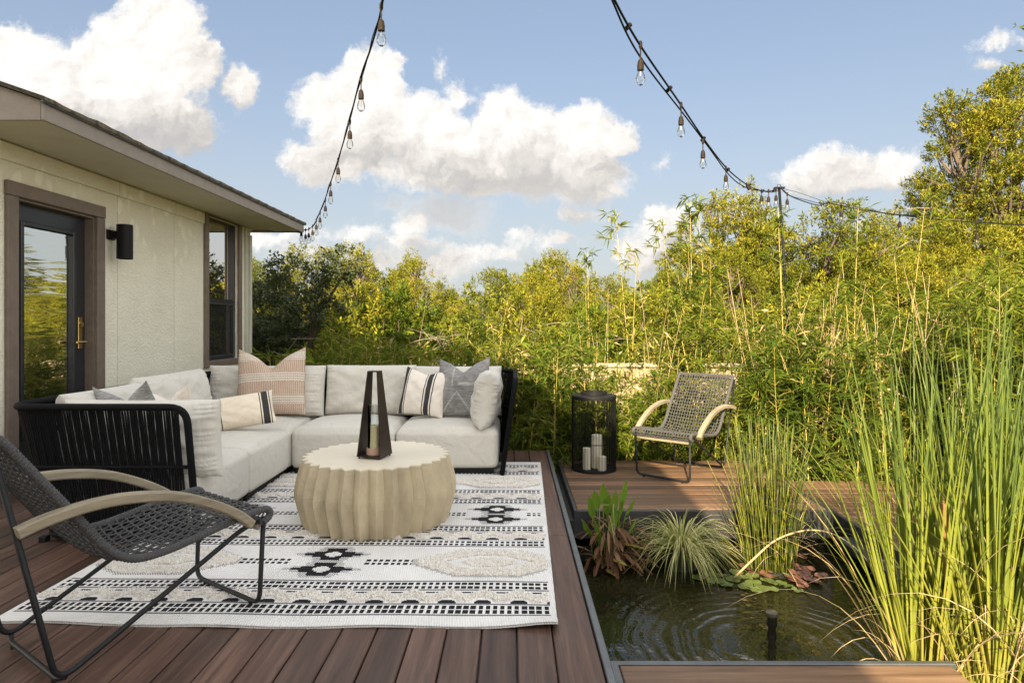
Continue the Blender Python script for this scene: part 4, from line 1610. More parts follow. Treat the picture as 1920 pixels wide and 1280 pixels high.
candle('candle', 0.053, 0.320, (CX + .030, CY + .015, LZ + .013), wax2, 'tallest thick ribbed candle in the wire lantern', 18, grp_c)
candle('candle', 0.040, 0.135, (CX + .065, CY - .105, LZ + .013), wax2, 'shortest ribbed candle in the wire lantern', 18, grp_c)


# ================================================================== ROPE ARMCHAIRS
def chair_rope_mat():
    m, n, out = material('charcoal_rope')
    tcn = n.n('ShaderNodeTexCoord')
    v = tcn.outputs['Object']
    f = n.noise(v, 260, 2, 0.6)
    c = n.ramp(f, [(0.35, (0.042, 0.042, 0.044)), (0.65, (0.104, 0.102, 0.102))])
    b = n.n('ShaderNodeBump', {'Height': n.math('MULTIPLY', f, 0.0010), 'Strength': 1.0, 'Distance': 1.0})
    p = n.n('ShaderNodeBsdfPrincipled', {'Base Color': c, 'Roughness': 0.85, 'Specular IOR Level': 0.15, 'Normal': b.outputs[0]})
    n.set(out, 'Surface', p.outputs[0])
    return m


M['crope'] = chair_rope_mat()
M['frame'] = pbr('black_steel_tube', (0.012, 0.0125, 0.0135), 0.5, 0.0, 0.15, 30, 0.0002, 260, spec=0.25)

CP = smooth_path([(.395, .385), (.422, .402), (.428, .425), (.39, .442), (.24, .425), (.09, .398), (-.04, .380), (-.15, .388), (-.235, .450), (-.32, .568), (-.43, .722), (-.535, .868), (-.565, .898)], 10)
CH = 0.285


def chair_surface(s, y):
    """s 0..1 along the profile, y across; the sling hollows slightly between its rims"""
    d = np.r_[0, np.cumsum(np.linalg.norm(np.diff(CP, axis=0), axis=1))]
    d /= d[-1]
    x = np.interp(s, d, CP[:, 0])
    z = np.interp(s, d, CP[:, 1])
    dip = (0.016 + 0.040 * np.exp(-((s - 0.44) / 0.16) ** 2)) * (1 - (y / CH) ** 2) * np.sin(np.clip(s, 0, 1) * PI)
    return np.stack([x - dip * 0.35, y + 0 * x, z - dip * 0.7], -1)


def make_chair(rope, label):
    root = empty('rope_armchair', (0, 0, 0), 0, label, 'armchair', 'rope armchairs')
    # sling: cords both ways, passing over and under
    mb = MB()
    nl, nc = 21, 38
    for i in range(nl):
        y = -CH + 0.014 + (2 * CH - 0.028) * i / (nl - 1)
        s = np.linspace(0.004, 0.996, nc * 2)
        p = chair_surface(s, np.full_like(s, y))
        t, N, Bm = frames(p, up=(0, 1, 0))
        nn = np.cross(t, np.array([0, 1.0, 0]))
        p = p + nn * (0.0032 * np.cos(np.arange(len(s)) * PI / 2 * 1.0 + (i % 2) * PI))[:, None]
        tube(mb, p, 0.0040, 5, cap=False)
    for j in range(nc):
        s = (j + 0.5) / nc
        y = np.linspace(-CH, CH, nl * 2)
        p = chair_surface(np.full_like(y, s), y)
        q0, q1 = chair_surface(np.array([s - .01, s + .01]), np.array([0.0, 0.0]))
        tt = (q1 - q0) / np.linalg.norm(q1 - q0)
        nn = np.cross(tt, np.array([0, 1.0, 0]))
        p = p + nn[None, :] * (0.0032 * np.cos(np.arange(len(y)) * PI / 2 + (j % 2) * PI))[:, None]
        tube(mb, p, 0.0043, 5, cap=False)
    mb.build('woven_seat', rope, root, smooth=True)
    # rope-wrapped rims
    for sd in (-1, 1):
        mb = MB()
        s = np.linspace(0.0, 1.0, 420)
        p = chair_surface(s, np.full_like(s, sd * CH))
        r = 0.0145 + 0.0022 * np.abs(np.sin(np.arange(len(s)) * PI / 4.0))
        tube(mb, p, r, 8)
        mb.build('side_rim', rope, root, smooth=True)
    for s_ in (0.0, 1.0):
        mb = MB()
        y = np.linspace(-CH, CH, 200)
        p = chair_surface(np.full_like(y, s_), y)
        tube(mb, p, 0.012 + 0.002 * np.abs(np.sin(np.arange(200) * PI / 4)), 8)
        mb.build('end_rim', rope, root, smooth=True)
    # steel frame
    for sd in (-1, 1):
        mb = MB()
        yb, yt = sd * 0.262, sd * 0.292
        tube(mb, fillet([(-.575, yt, .865), (-.385, yb, .022), (.30, sd * .268, .372), (.385, sd * .268, .392)], 0.07, 8), 0.0105, 8)
        mb.build('side_frame', M['frame'], root, smooth=True)
    mb = MB()
    tube(mb, fillet([(-.36, -.262, .034), (-.372, -.225, .020), (-.372, .225, .020), (-.36, .262, .034)], .03, 4), 0.010, 8)
    mb.build('rear_bar', M['frame'], root, smooth=True)
    mb = MB()
    tube(mb, [(-.575, -.292, .862), (-.578, 0, .868), (-.575, .292, .862)], 0.010, 8)
    mb.build('top_bar', M['frame'], root, smooth=True)
    mb = MB()
    tube(mb, fillet([(.408, -.270, .405), (.392, -.262, .020), (.392, .262, .020), (.408, .270, .405)], 0.055, 8), 0.0105, 8)
    mb.build('front_leg', M['frame'], root, smooth=True)
    for (x, y) in ((.395, -.19), (.395, .19), (-.372, -.2), (-.372, .2)):
        mb = MB()
        lathe(mb, [(0, 0), (0.009, 0), (0.009, 0.012), (0, 0.012)], 10, (x, y, 0))
        mb.build('foot', M['frame'], root)
    # wood front rail and bent arms
    mb = MB()
    box(mb, .378, .399, -.262, .262, .350, .388, 0.004)
    o = mb.build('front_rail', M['teak'], root)
    for sd in (-1, 1):
        mb = MB()
        pa = smooth_path([(-.515, .584), (-.43, .608), (-.30, .626), (-.16, .622), (0.0, .590), (.14, .530), (.25, .462), (.318, .402)], 6)
        p = np.stack([pa[:, 0], np.full(len(pa), sd * .312), pa[:, 1]], 1)
        hw, hh_ = 0.023, 0.019
        shp = []
        for (cx_, cy_) in ((1, 1), (-1, 1), (-1, -1), (1, -1)):
            for t_ in (0, 1):
                shp.append((0, 0))
        c_ = 0.006
        shp = [(hh_ - c_, hw), (hh_, hw - c_), (hh_, -hw + c_), (hh_ - c_, -hw), (-hh_ + c_, -hw), (-hh_, -hw + c_), (-hh_, hw - c_), (-hh_ + c_, hw)][::-1]
        tube(mb, p, 1.0, shape=shp, up=(0, 0, 1))
        mb.build('armrest', M['teak'], root)
    return root


ch1 = make_chair(M['crope'], 'charcoal rope armchair with pale wood arms, standing half on the rug')
ch1.location = (-1.565, 2.68, 0.012)
ch1.rotation_euler = (0, 0, math.atan2(.815, .58))
ch2 = copy_tree(ch1)
ch2.location = (1.624, 6.13, LZ)
ch2.rotation_euler = (0, 0, math.atan2(-.767, -.642))
ch2['label'] = 'rope armchair in sunlight on the lower deck beside the wire lantern'


# ================================================================== STRING LIGHTS
M['cable'] = pbr('black_rubber_cable', (0.010, 0.0095, 0.009), 0.7, 0, 0.2, 40, spec=0.12)
M['socket'] = pbr('brown_bakelite_socket', (0.020, 0.0135, 0.010), 0.6, 0, 0.3, 40, 0.0004, 200, spec=0.15)
M['bulb'] = clear_glass('bulb_glass', k=0.9)
M['filament'] = pbr('filament', (0.35, 0.26, 0.16), 0.4, 0.8, 0.1, 10)


def bulb_parts(root, p, drop, s=1.0, tilt=(0, 0)):
    """lead, socket and S-shaped bulb hanging under point p of the cable"""
    p = np.asarray(p, float)
    ax = np.array([tilt[0], tilt[1], -1.0])
    ax /= np.linalg.norm(ax)
    mb = MB()
    top = p + ax * 0.004
    # moulded tee on the cable, lead, socket
    tube(mb, [p + (0, 0, 0.022), p + (0, 0, .012), p - (0, 0, .012), p - (0, 0, .026)], [0.006, 0.011, 0.011, 0.006], 8)
    tube(mb, [p, p + ax * drop], 0.0042, 6)
    q = p + ax * drop
    tube(mb, [q, q + ax * .010 * s, q + ax * .030 * s, q + ax * .034 * s, q + ax * .062 * s], np.array([0.006, 0.014, 0.0175, 0.0185, 0.0185]) * s, 12)
    sk = mb.build('socket', M['socket'], root, smooth=False, world=True)
    e = q + ax * .0625 * s
    prof = [(0.0, .013), (.010, .0155), (.028, .0225), (.046, .0268), (.060, .0262), (.072, .0205), (.080, .011), (.083, 0.001)]
    mb = MB()
    tube(mb, [e + ax * a * s for a, _ in prof], np.array([b for _, b in prof]) * s, 14, cap=False)
    g = mb.build('bulb', M['bulb'], sk, smooth=True)
    mb = MB()
    tube(mb, [e, e + ax * .030 * s], .003 * s, 5)
    tube(mb, smooth_path([e + ax * .030 * s + np.array(o) * s for o in ((-.008, 0, 0), (-.006, 0, -.018), (0, 0, -.004), (.006, 0, -.018), (.008, 0, 0))], 4), .0008, 4)
    mb.build('filament', M['filament'], sk)


cpts = [at(722, -120, 3.0), at(716, 8, 3.62), at(697, 85, 4.05), at(676, 146, 4.5), at(654, 232, 5.4), at(634, 299, 6.4), at(620, 342, 7.2), at(610, 372, 7.95), at(599, 399, 8.55), at(593, 413, 8.95), at(587, 423, 9.25), at(580, 429, 9.42), at(573, 431, 9.50), at(566, 430, 9.52)]
sl = empty('string_lights', tuple(at(566, 430, 9.52)), 0, 'string of clear bulbs running from overhead down to the far eave corner', 'lights')
mb = MB()
cs = smooth_path(cpts, 8)
tube(mb, cs, 0.0062, 6)
cs2 = cs + np.stack([0.010 * np.sin(np.arange(len(cs)) * .35), 0 * cs[:, 0], 0.010 * np.cos(np.arange(len(cs)) * .35)], 1)
tube(mb, cs2, 0.0030, 5)
tube(mb, smooth_path([(-3.09, 9.44, 2.60), (-3.25, 9.36, 2.612), (-3.42, 9.30, 2.598), (-3.55, 9.25, 2.612), (-3.72, 9.17, 2.60)], 5), .006, 5)
mb.build('cord', M['cable'], sl, smooth=True, world=True)
for (x, y, d, dr) in ((715, 12, 3.66, .075), (677, 148, 4.5, .075), (656, 228, 5.35, .075), (634, 300, 6.4, .075), (620, 345, 7.2, .07), (610, 375, 7.95, .07), (600, 399, 8.5, .06), (593, 413, 8.9, .06), (586, 424, 9.2, .06), (579, 429, 9.4, .06), (573, 431, 9.48, .065), (565, 428, 9.52, .05)):
    bulb_parts(sl, at(x, y, d), dr, 1.08)

pole_top = at(1461, 352, 7.8)
cpts = [at(1128, -60, 3.0), at(1152, 0, 3.3), at(1200, 85, 3.75), at(1272, 190, 4.6), at(1325, 268, 5.5), at(1365, 318, 6.3), at(1400, 346, 7.0), at(1425, 357, 7.4), at(1445, 358, 7.7), pole_top + (0, -.02, 0.0)]
sr = empty('string_lights', tuple(pole_top), 0, 'string of clear bulbs on doubled cable sloping down to the black pole', 'lights')
mb = MB()
cs = smooth_path(cpts, 8)
tube(mb, cs, 0.0065, 6)
ph = np.arange(len(cs)) * .22
tube(mb, cs + np.stack([-.018 + .014 * np.sin(ph), 0 * ph, -.016 + .016 * np.cos(ph)], 1), 0.0055, 6)
for i in range(4, len(cs), 9):
    tube(mb, [cs[i] + (-.02, 0, -.02), cs[i] + (0.012, 0, 0.012)], 0.013, 6)
mb.build('cord', M['cable'], sr, smooth=True, world=True)
for (x, y, d, dr) in ((1201, 84, 3.74, .080), (1277, 197, 4.65, .075), (1318, 265, 5.35, .07), (1361, 315, 6.2, .06), (1400, 346, 7.0, .0), (1428, 358, 7.45, .05), (1441, 358, 7.6, .06), (1455, 356, 7.75, .06)):
    bulb_parts(sr, at(x, y, d), dr + .004, 1.08, (0.3, -0.6) if x == 1400 else (0, 0))

cpts = [pole_top + (0, -.02, 0), at(1476, 364, 7.75), at(1500, 375, 7.7), at(1535, 385, 7.6), at(1550, 381, 7.6), at(1566, 383, 7.6), at(1620, 394, 7.5), at(1700, 405, 7.3), at(1790, 414, 7.1), at(1880, 420, 6.9), at(1960, 424, 6.8)]
s3 = empty('string_lights', tuple(pole_top - (0, .02, 0)), 0, 'drooping string light cable from the pole across to the trees', 'lights')
mb = MB()
cs = smooth_path(cpts, 8)
tube(mb, cs, 0.0062, 6)
ph = np.arange(len(cs)) * .3
tube(mb, cs + np.stack([0 * ph, 0 * ph, .016 + .012 * np.cos(ph)], 1), 0.0040, 5)
tube(mb, smooth_path([pole_top, at(1500, 362, 7.7), at(1540, 376, 7.6), at(1566, 383, 7.6)], 6), 0.0025, 4)
mb.build('cord', M['cable'], s3, smooth=True, world=True)
for (x, y, d, dr) in ((1476, 364, 7.75, .06), (1577, 386, 7.6, .06), (1687, 404, 7.35, .07), (1831, 417, 7.0, .12)):
    bulb_parts(s3, at(x, y, d), dr, 1.08)

pl = empty('light_pole', (pole_top[0], 7.8, GZ), 0, 'slim black metal pole holding up the string lights among the bamboo', 'pole')
mb = MB()
h0 = pole_top[2] - GZ
tube(mb, [(0.16, 0.0, 0), (0.10, 0, h0 * .55), (0, 0, h0 - .01)], 0.0165, 10)
mb.build('post', M['black'], pl, smooth=True)
mb = MB()
box(mb, -.06, .06, -.03, .03, h0 - .0095, h0 + .006)
tube(mb, [(-.02, 0, h0), (-.02, 0, h0 + .04), (.02, 0, h0 + .04), (.02, 0, h0)], .004, 5)
mb.build('top_plate', M['black'], pl)


# ================================================================== LEAF GENERATORS
def unit(v):
    return v / np.maximum(np.linalg.norm(v, axis=-1, keepdims=True), 1e-9)


def leaf_quads(mb, P, D, Ls, Ws, rs, fold=0.25, droop=0.25, wide=0.38):
    """diamond leaves folded along the midrib: P base, D direction, Ls length, Ws width"""
    n = len(P)
    D = unit(D)
    up = np.tile([0, 0, 1.0], (n, 1)) + rs.normal(0, .45, (n, 3))
    S = unit(np.cross(D, up))
    N = np.cross(S, D)
    Ls, Ws = Ls[:, None], Ws[:, None]
    mid = P + D * Ls * wide
    Lp = mid + S * Ws / 2 - N * Ws * fold
    Rp = mid - S * Ws / 2 - N * Ws * fold
    tip = P + D * Ls
    tip[:, 2] -= (droop * Ls[:, 0])
    V = np.stack([P, Lp, tip, Rp], 1).reshape(-1, 3)
    o = np.arange(n)[:, None] * 4
    mb.add(V, np.concatenate([o + [[0, 2, 1]], o + [[0, 3, 2]]], 0))


def blades(mb, P, D0, Ls, Ws, bend, rs, seg=6, taper=1.0, side=None, twist=0.0, fold=0.18):
    """long ribbon leaves that start along D0 and bend toward the horizontal/down"""
    n = len(P)
    D = unit(D0)
    hor = D.copy()
    hor[:, 2] = 0
    hor = unit(hor + rs.normal(0, .05, (n, 3)) * [1, 1, 0])
    S = unit(np.cross(hor, np.tile([0, 0, 1.0], (n, 1))))
    a = rs.uniform(-1, 1, n)[:, None] * twist
    S = unit(S + hor * a)
    pts = [P]
    cur, d = P.copy(), D.copy()
    for k in range(seg):
        t = (k + 1) / seg
        d = unit(d + (hor * 0.6 - np.array([0, 0, 1.0]) * 1.0) * (bend[:, None] * (t ** 1.3) / seg * 2.2))
        cur = cur + d * (Ls[:, None] / seg)
        pts.append(cur)
    rows = []
    for k, p in enumerate(pts):
        t = k / seg
        wk = Ws * (min(1.0, 0.75 + t) * (1 - t ** (2.2 * taper)) + 0.02)
        w = wk[:, None] / 2
        nn = unit(np.cross(S, D))
        rows += [p + S * w, p - nn * w * fold * 2, p - S * w]
    V = np.stack(rows, 1).reshape(-1, 3)
    m = 3 * (seg + 1)
    o = np.arange(n)[:, None] * m
    F = []
    for k in range(seg):
        for j in range(2):
            a_ = k * 3 + j
            F.append(o + [[a_, a_ + 1, a_ + 4, a_ + 3]])
    mb.add(V, np.concatenate(F, 0))


# ---- foliage materials
M['bam_leaf'] = leafmat('bamboo_leaf', [(0.0, (0.032, 0.058, 0.010)), (0.4, (0.078, 0.118, 0.014)), (0.75, (0.155, 0.185, 0.020)), (0.95, (0.27, 0.255, 0.040)), (1.0, (0.42, 0.33, 0.14))], 0.28, 0.6, 0.07, 0.55, 0.9, 2.2)
M['culm'] = leafmat('bamboo_culm', [(0.0, (0.20, 0.19, 0.035)), (0.5, (0.38, 0.31, 0.075)), (1.0, (0.50, 0.40, 0.16))], 0.05, 0.45, 0.3)
M['dry'] = leafmat('dry_stalk', [(0.0, (0.36, 0.26, 0.13)), (1.0, (0.60, 0.47, 0.28))], 0.15, 0.8, 0.1)
M['jun_leaf'] = leafmat('juniper_spray', [(0.0, (0.034, 0.050, 0.009)), (0.3, (0.095, 0.115, 0.014)), (0.6, (0.200, 0.200, 0.020)), (0.85, (0.32, 0.28, 0.030)), (1.0, (0.34, 0.235, 0.060))], 0.13, 0.7, 0.06, 0.25, 1.25, 1.6)
M['oak_leaf'] = leafmat('live_oak_leaf', [(0.0, (0.028, 0.040, 0.018)), (0.6, (0.058, 0.078, 0.032)), (1.0, (0.11, 0.13, 0.055))], 0.18, 0.5, 0.35)
M['bark'] = pbr('grey_bark', (0.13, 0.10, 0.075), 0.9, 0, 0.35, 9, 0.01, 40)
M['twig'] = pbr('pale_dead_twig', (0.24, 0.19, 0.145), 0.9, 0, 0.3, 20)


# ================================================================== BAMBOO
def bamboo_variant(seed, h, nculm, spread, dens=1.0, low=0.10):
    rs = np.random.default_rng(seed)
    root = empty('bamboo', (0, 0, GZ))
    cm, lm = MB(), MB()
    LP, LD, LL, LW = [], [], [], []
    for c in range(nculm):
        b = np.array([*rs.normal(0, spread, 2), 0])
        hh = h * rs.uniform(.66, 1.0)
        lean = rs.normal(0, .09, 2)
        k = 16
        t = np.linspace(0, 1, k)
        arch = rs.uniform(.0, .16)
        p = np.stack([b[0] + lean[0] * hh * t + np.sign(lean[0]) * arch * t ** 3, b[1] + lean[1] * hh * t, hh * t], 1)
        tube(cm, p, np.linspace(.0075, .0025, k) * rs.uniform(.8, 1.15), 5, cap=False)
        nodes = int(hh / .135)
        for q in range(nodes):
            s = (q + rs.uniform(.2, .8)) / nodes
            if s < low:
                continue
            base = np.array([np.interp(s, t, p[:, j]) for j in range(3)])
            for _ in range(rs.integers(2, 4)):
                if rs.random() > dens:
                    continue
                a = rs.uniform(0, 2 * PI)
                ln = rs.uniform(.12, .42) * (1.15 - .65 * s)
                d = np.array([math.cos(a), math.sin(a), rs.uniform(.25, 1.1)])
                d /= np.linalg.norm(d)
                tip = base + d * ln - np.array([0, 0, .10 * ln])
                tube(cm, [base, base + d * ln * .5, tip], [.0022, .0016, .001], 3, cap=False)
                for f in np.linspace(.45, 1.0, rs.integers(3, 5)):
                    o = base * (1 - f) + tip * f
                    nl = rs.integers(2, 5)
                    for _l in range(nl):
                        LP.append(o)
                        dd = d * .8 + rs.normal(0, .55, 3) + [0, 0, -.10]
                        LD.append(dd)
                        LL.append(rs.uniform(.09, .19))
                        LW.append(rs.uniform(.014, .025))
        # top spear
        for _l in range(7):
            LP.append(p[-1] - [0, 0, rs.uniform(0, .12)])
            LD.append(np.array([rs.normal(0, .45), rs.normal(0, .45), 1.0]))
            LL.append(rs.uniform(.10, .18))
            LW.append(rs.uniform(.012, .018))
    leaf_quads(lm, np.array(LP), np.array(LD), np.array(LL), np.array(LW), rs)
    cm.build('culms', M['culm'], root, smooth=True)
    lm.build('leaves', M['bam_leaf'], root)
    return root


BV = [bamboo_variant(100, 2.55, 4, .11), bamboo_variant(101, 2.35, 5, .13), bamboo_variant(102, 2.6, 3, .10, .85), bamboo_variant(103, 1.5, 5, .16, 1.0, .04), bamboo_variant(104, 3.3, 2, .10, .55, .35), bamboo_variant(105, 1.1, 6, .17, 1.0, .02)]
used_b = set()


def plant_bamboo(v, x, y, scale, rz, label, group, z=None):
    o = BV[v] if v not in used_b else copy_tree(BV[v])
    used_b.add(v)
    o.location = (x, y, GZ if z is None else z)
    o.rotation_euler = (0, 0, rz)
    o.scale = (scale, scale, scale)
    tag(o, label, 'bamboo', group)


r_ = random.Random(21)
GB1 = 'bamboo hedge behind the sofa'
LB1 = 'leafy green bamboo plant growing behind the cream sofa'
GB2 = 'bamboo behind the lower deck'
LB2 = 'leafy bamboo plant growing behind the lower deck and its armchair'
GB3 = 'bamboo thicket past the walkway'
LB3 = 'bamboo plant in the thicket past the walkway, behind the cattails'
# hedge behind the sofa
for i in range(30):
    x = -3.0 + 4.0 * (i + r_.random()) / 30
    y = max(r_.uniform(6.75, 8.3), -x * 2.75)
    top = 1.22 + .25 * math.sin(x * 2.3) + (.75 if (-.75 < x < .1 and i % 2) else 0)
    v = r_.choice((0, 1, 1, 2))
    plant_bamboo(v, x, y, (top - GZ) / 2.55 * r_.uniform(.82, 1.03), r_.uniform(0, 6.28), LB1, GB1)
for i in range(22):
    plant_bamboo(r_.choice((3, 3, 5)), -2.5 + 3.0 * (i + r_.random()) / 22, r_.uniform(6.7, 7.3), r_.uniform(.80, 1.05), r_.uniform(0, 6.28), LB1, GB1)
# behind the lower deck, thinner where the wall shows
for i in range(16):
    x = .5 + 2.6 * (i + r_.random()) / 24
    gap = .5 < x < 1.75
    if gap:
        plant_bamboo(r_.choice((3, 5)), x, r_.uniform(7.0, 7.8), r_.uniform(.6, .8), r_.uniform(0, 6.28), LB2, GB2)
    else:
        plant_bamboo(r_.choice((0, 1, 2, 4)), x, r_.uniform(6.95, 8.3), r_.uniform(.78, 1.0), r_.uniform(0, 6.28), LB2, GB2)
for i in range(22):
    plant_bamboo(r_.choice((5, 5, 3)) if i > 8 else 5, .45 + 2.7 * (i + r_.random()) / 22, r_.uniform(6.8, 7.3), r_.uniform(.60, .85) if i > 8 else r_.uniform(.5, .72), r_.uniform(0, 6.28), LB2, GB2)
for (x, y, s) in ((1.50, 7.6, 1.0), (2.15, 7.5, 1.06), (2.45, 7.7, 1.08), (0.95, 7.7, .86), (3.1, 7.2, 1.0), (3.7, 7.0, 1.0), (4.3, 7.2, 1.02)):
    plant_bamboo(4, x, y, s, r_.uniform(0, 6.28), LB2 if x < 3 else LB3, GB2 if x < 3 else GB3)
# thicket on the right
for i in range(34):
    x = 2.75 + 4.6 * (i + r_.random()) / 34
    y = r_.uniform(6.45, 8.8)
    plant_bamboo(r_.choice((0, 1, 2, 2)), x, y, r_.uniform(.66, .92), r_.uniform(0, 6.28), LB3, GB3)
for i in range(22):
    plant_bamboo(r_.choice((3, 3, 5)), 2.75 + 3.6 * (i + r_.random()) / 22, r_.uniform(6.4, 6.9), r_.uniform(.8, 1.1), r_.uniform(0, 6.28), LB3, GB3)
for i in range(20):
    y = r_.uniform(3.8, 6.2)
    x = max(3.5, y * .74) + r_.uniform(0, 1.1)
    plant_bamboo(r_.choice((0, 1, 3, 3)), x, y, r_.uniform(.7, .98), r_.uniform(0, 6.28), LB3, GB3)


# ================================================================== TREES BEYOND
def tufts(mb, C, outd, rs, per, Lr, Wr, cone=.75):
    """sprays of small blades around tuft centres C pointing along outd"""
    n = len(C)
    k_ = rs.random((n * per, 1))
    P = np.repeat(C, per, 0) + np.repeat(outd, per, 0) * k_ * .16 + rs.normal(0, .035, (n * per, 3)) * (1.15 - k_)
    D = np.repeat(outd, per, 0) + rs.normal(0, cone, (n * per, 3))
    leaf_quads(mb, P, D, rs.uniform(*Lr, n * per), rs.uniform(*Wr, n * per), rs, fold=.2, droop=.02, wide=.5)


def tree_variant(name, seed, h, rad, nclump, base=.05, tops=1, leaf='jun_leaf', Lr=(.04, .10), Wr=(.014, .032), tuft=56, per=18, dead=8, pointy=1.0, cr=(.17, .36), up=.55):
    rs = np.random.default_rng(seed)
    root = empty(name, (0, 0, GZ))
    tm, lm = MB(), MB()
    stems = []
    for s in range(tops):
        off = rs.normal(0, rad * .10, 2)
        tipo = rs.normal(0, rad * .38, 2)
        k = 7
        t = np.linspace(0, 1, k)
        hh = h * (1 if s == 0 else rs.uniform(.72, .95))
        p = np.stack([off[0] + tipo[0] * t ** 1.4 + rs.normal(0, .05, k), off[1] + tipo[1] * t ** 1.4 + rs.normal(0, .05, k), hh * .96 * t], 1)
        p = smooth_path(p, 3)
        tube(tm, p, np.linspace(.10, .018, len(p)) * h / 4.5, 6, cap=False)
        stems.append((p, hh))
    for i in range(nclump):
        p, hh = stems[i % tops]
        t = base + (1 - base) * ((i + rs.random()) / nclump) ** .95
        a = rs.uniform(0, 2 * PI)
        lobes = 1 + .35 * math.sin(3 * a + seed) + .25 * math.sin(5 * a + 2.1 * seed)
        prof = (min(1, t / .28) ** .6) * max(0.02, (1 - t)) ** (.62 / pointy) * 1.25
        rr = rad * prof * lobes * rs.uniform(.45, 1.05)
        j = int(t * (len(p) - 1))
        c0 = p[j]
        c = np.array([c0[0] + rr * math.cos(a), c0[1] + rr * math.sin(a), hh * t * .96 + rs.uniform(-.05, .12) + (.35 * rs.random() if t > .8 else 0)])
        jb = max(0, j - rs.integers(1, 4))
        if rr > .15 and i % 2 == 0:
            mid = (p[jb] + c) / 2 + rs.normal(0, .06, 3) - [0, 0, .05]
            tube(tm, smooth_path([p[jb], mid, c], 3), np.linspace(.035, .008, 7) * h / 4.5, 4, cap=False)
        R0 = rs.uniform(*cr) * (1 - .45 * t) * rad / 1.5
        nt_ = max(8, int(tuft * (R0 / .45) ** 1.6))
        d = unit(rs.normal(0, 1, (nt_, 3)))
        d[:, 2] = d[:, 2] * .9 + .15
        C = c + d * R0 * rs.uniform(.35, 1.0, (nt_, 1)) * [1, 1, .85]
        od = unit(d + [0, 0, up] + np.array([math.cos(a), math.sin(a), 0]) * .35)
        tufts(lm, C, od, rs, per, Lr, Wr)
    tm.build('trunk', M['bark'], root, smooth=True)
    lm.build('crown', M[leaf], root)
    if dead:
        dm = MB()
        for i in range(dead):
            p, hh = stems[i % tops]
            j = rs.integers(2, max(3, int(len(p) * .7)))
            a = rs.uniform(0, 2 * PI)
            ln = rad * rs.uniform(.6, 1.1)
            q = p[j] + np.array([math.cos(a), math.sin(a), rs.uniform(-.1, .5)]) * ln
            m_ = (p[j] + q) / 2 + rs.normal(0, .1, 3)
            tube(dm, smooth_path([p[j], m_, q], 3), np.linspace(.02, .005, 7) * min(1, rad / 2.2), 4, cap=False)
            for _ in range(4):
                f = rs.uniform(.4, 1)
                s0 = p[j] * (1 - f) + q * f
                tube(dm, [s0, s0 + rs.normal(0, .18, 3) + [0, 0, .06]], [.007, .002], 3, cap=False)
        dm.build('dead_branches', M['twig'], root, smooth=True)
    return root


TV = [tree_variant('juniper', 1, 4.6, 1.6, 170, tops=2, pointy=1.1),
      tree_variant('juniper', 2, 4.4, 1.9, 185, tops=3, pointy=.95),
      tree_variant('juniper', 3, 4.9, 1.5, 165, tops=2, pointy=1.25),
      tree_variant('juniper', 4, 4.2, 2.0, 185, tops=3, pointy=.9),
      tree_variant('juniper', 5, 6.6, 2.3, 290, base=.16, tops=3, pointy=.8, cr=(.17, .34), dead=12)]
used_t = set()


def plant_tree(v, x, y, s, rz, label, group=None, cat='tree', sz=1.0):
    o = TV[v] if v not in used_t else copy_tree(TV[v])
    used_t.add(v)
    o.location = (x, y, GZ)
    o.rotation_euler = (0, 0, rz)
    o.scale = (s, s, s * sz)
    tag(o, label, cat, group)


r_ = random.Random(33)
GT = 'junipers beyond the bamboo hedge'
LT = 'yellow green juniper in the belt of trees beyond the bamboo hedge'
GT2 = 'junipers beyond the thicket'
LT2 = 'yellow green juniper standing beyond the bamboo thicket and light pole'
# (pixel x, pixel y of the top, depth)
for i, (x, ytop, d) in enumerate(((500, 470, 15), (560, 468, 17), (622, 470, 15), (655, 452, 13.5), (692, 458, 14.5), (745, 470, 13), (795, 468, 15), (850, 520, 19), (885, 505, 15), (930, 500, 16), (975, 478, 15), (1010, 470, 16.5), (1045, 482, 14), (1080, 475, 17), (1120, 490, 15), (1165, 505, 19), (1215, 500, 21), (1260, 520, 16),
                                  (1000, 500, 11.8), (720, 520, 11.6), (860, 560, 11.8), (1150, 540, 12), (600, 540, 12.5), (1240, 555, 12.5), (780, 560, 12.2), (940, 560, 12.6), (1090, 560, 12.8))):
    top = CAMZ + (605 - ytop) * d / 1200
    v = r_.choice((0, 1, 2, 3))
    hh = {0: 4.6, 1: 4.4, 2: 4.9, 3: 4.2}[v]
    s = (top - GZ) / hh
    plant_tree(v, (x - 960) * d / 1200, d, s * .93, r_.uniform(0, 6.28), LT, GT)
for i, (x, ytop, d) in enumerate(((1305, 470, 15), (1345, 405, 14), (1400, 345, 13.5), (1440, 340, 12.5), (1490, 395, 12.2), (1530, 425, 13.5), (1580, 435, 12), (1630, 435, 14), (1680, 420, 13), (1730, 440, 12), (1370, 470, 11.5), (1450, 500, 11), (1540, 500, 10.8), (1640, 480, 11), (1740, 470, 10.8), (1300, 540, 11.5), (1960, 330, 11), (1800, 480, 10.2), (1900, 470, 9.8))):
    top = CAMZ + (605 - ytop) * d / 1200
    v = r_.choice((0, 1, 2, 3))
    hh = {0: 4.6, 1: 4.4, 2: 4.9, 3: 4.2}[v]
    s = (top - GZ) / hh
    plant_tree(v, (x - 960) * d / 1200, d, s * .95, r_.uniform(0, 6.28), LT2, GT2)
# tall juniper on the right edge
plant_tree(4, 11.0, 14.3, 1.07, 1.0, 'tallest juniper, open crown and bare limbs showing, above the thicket')
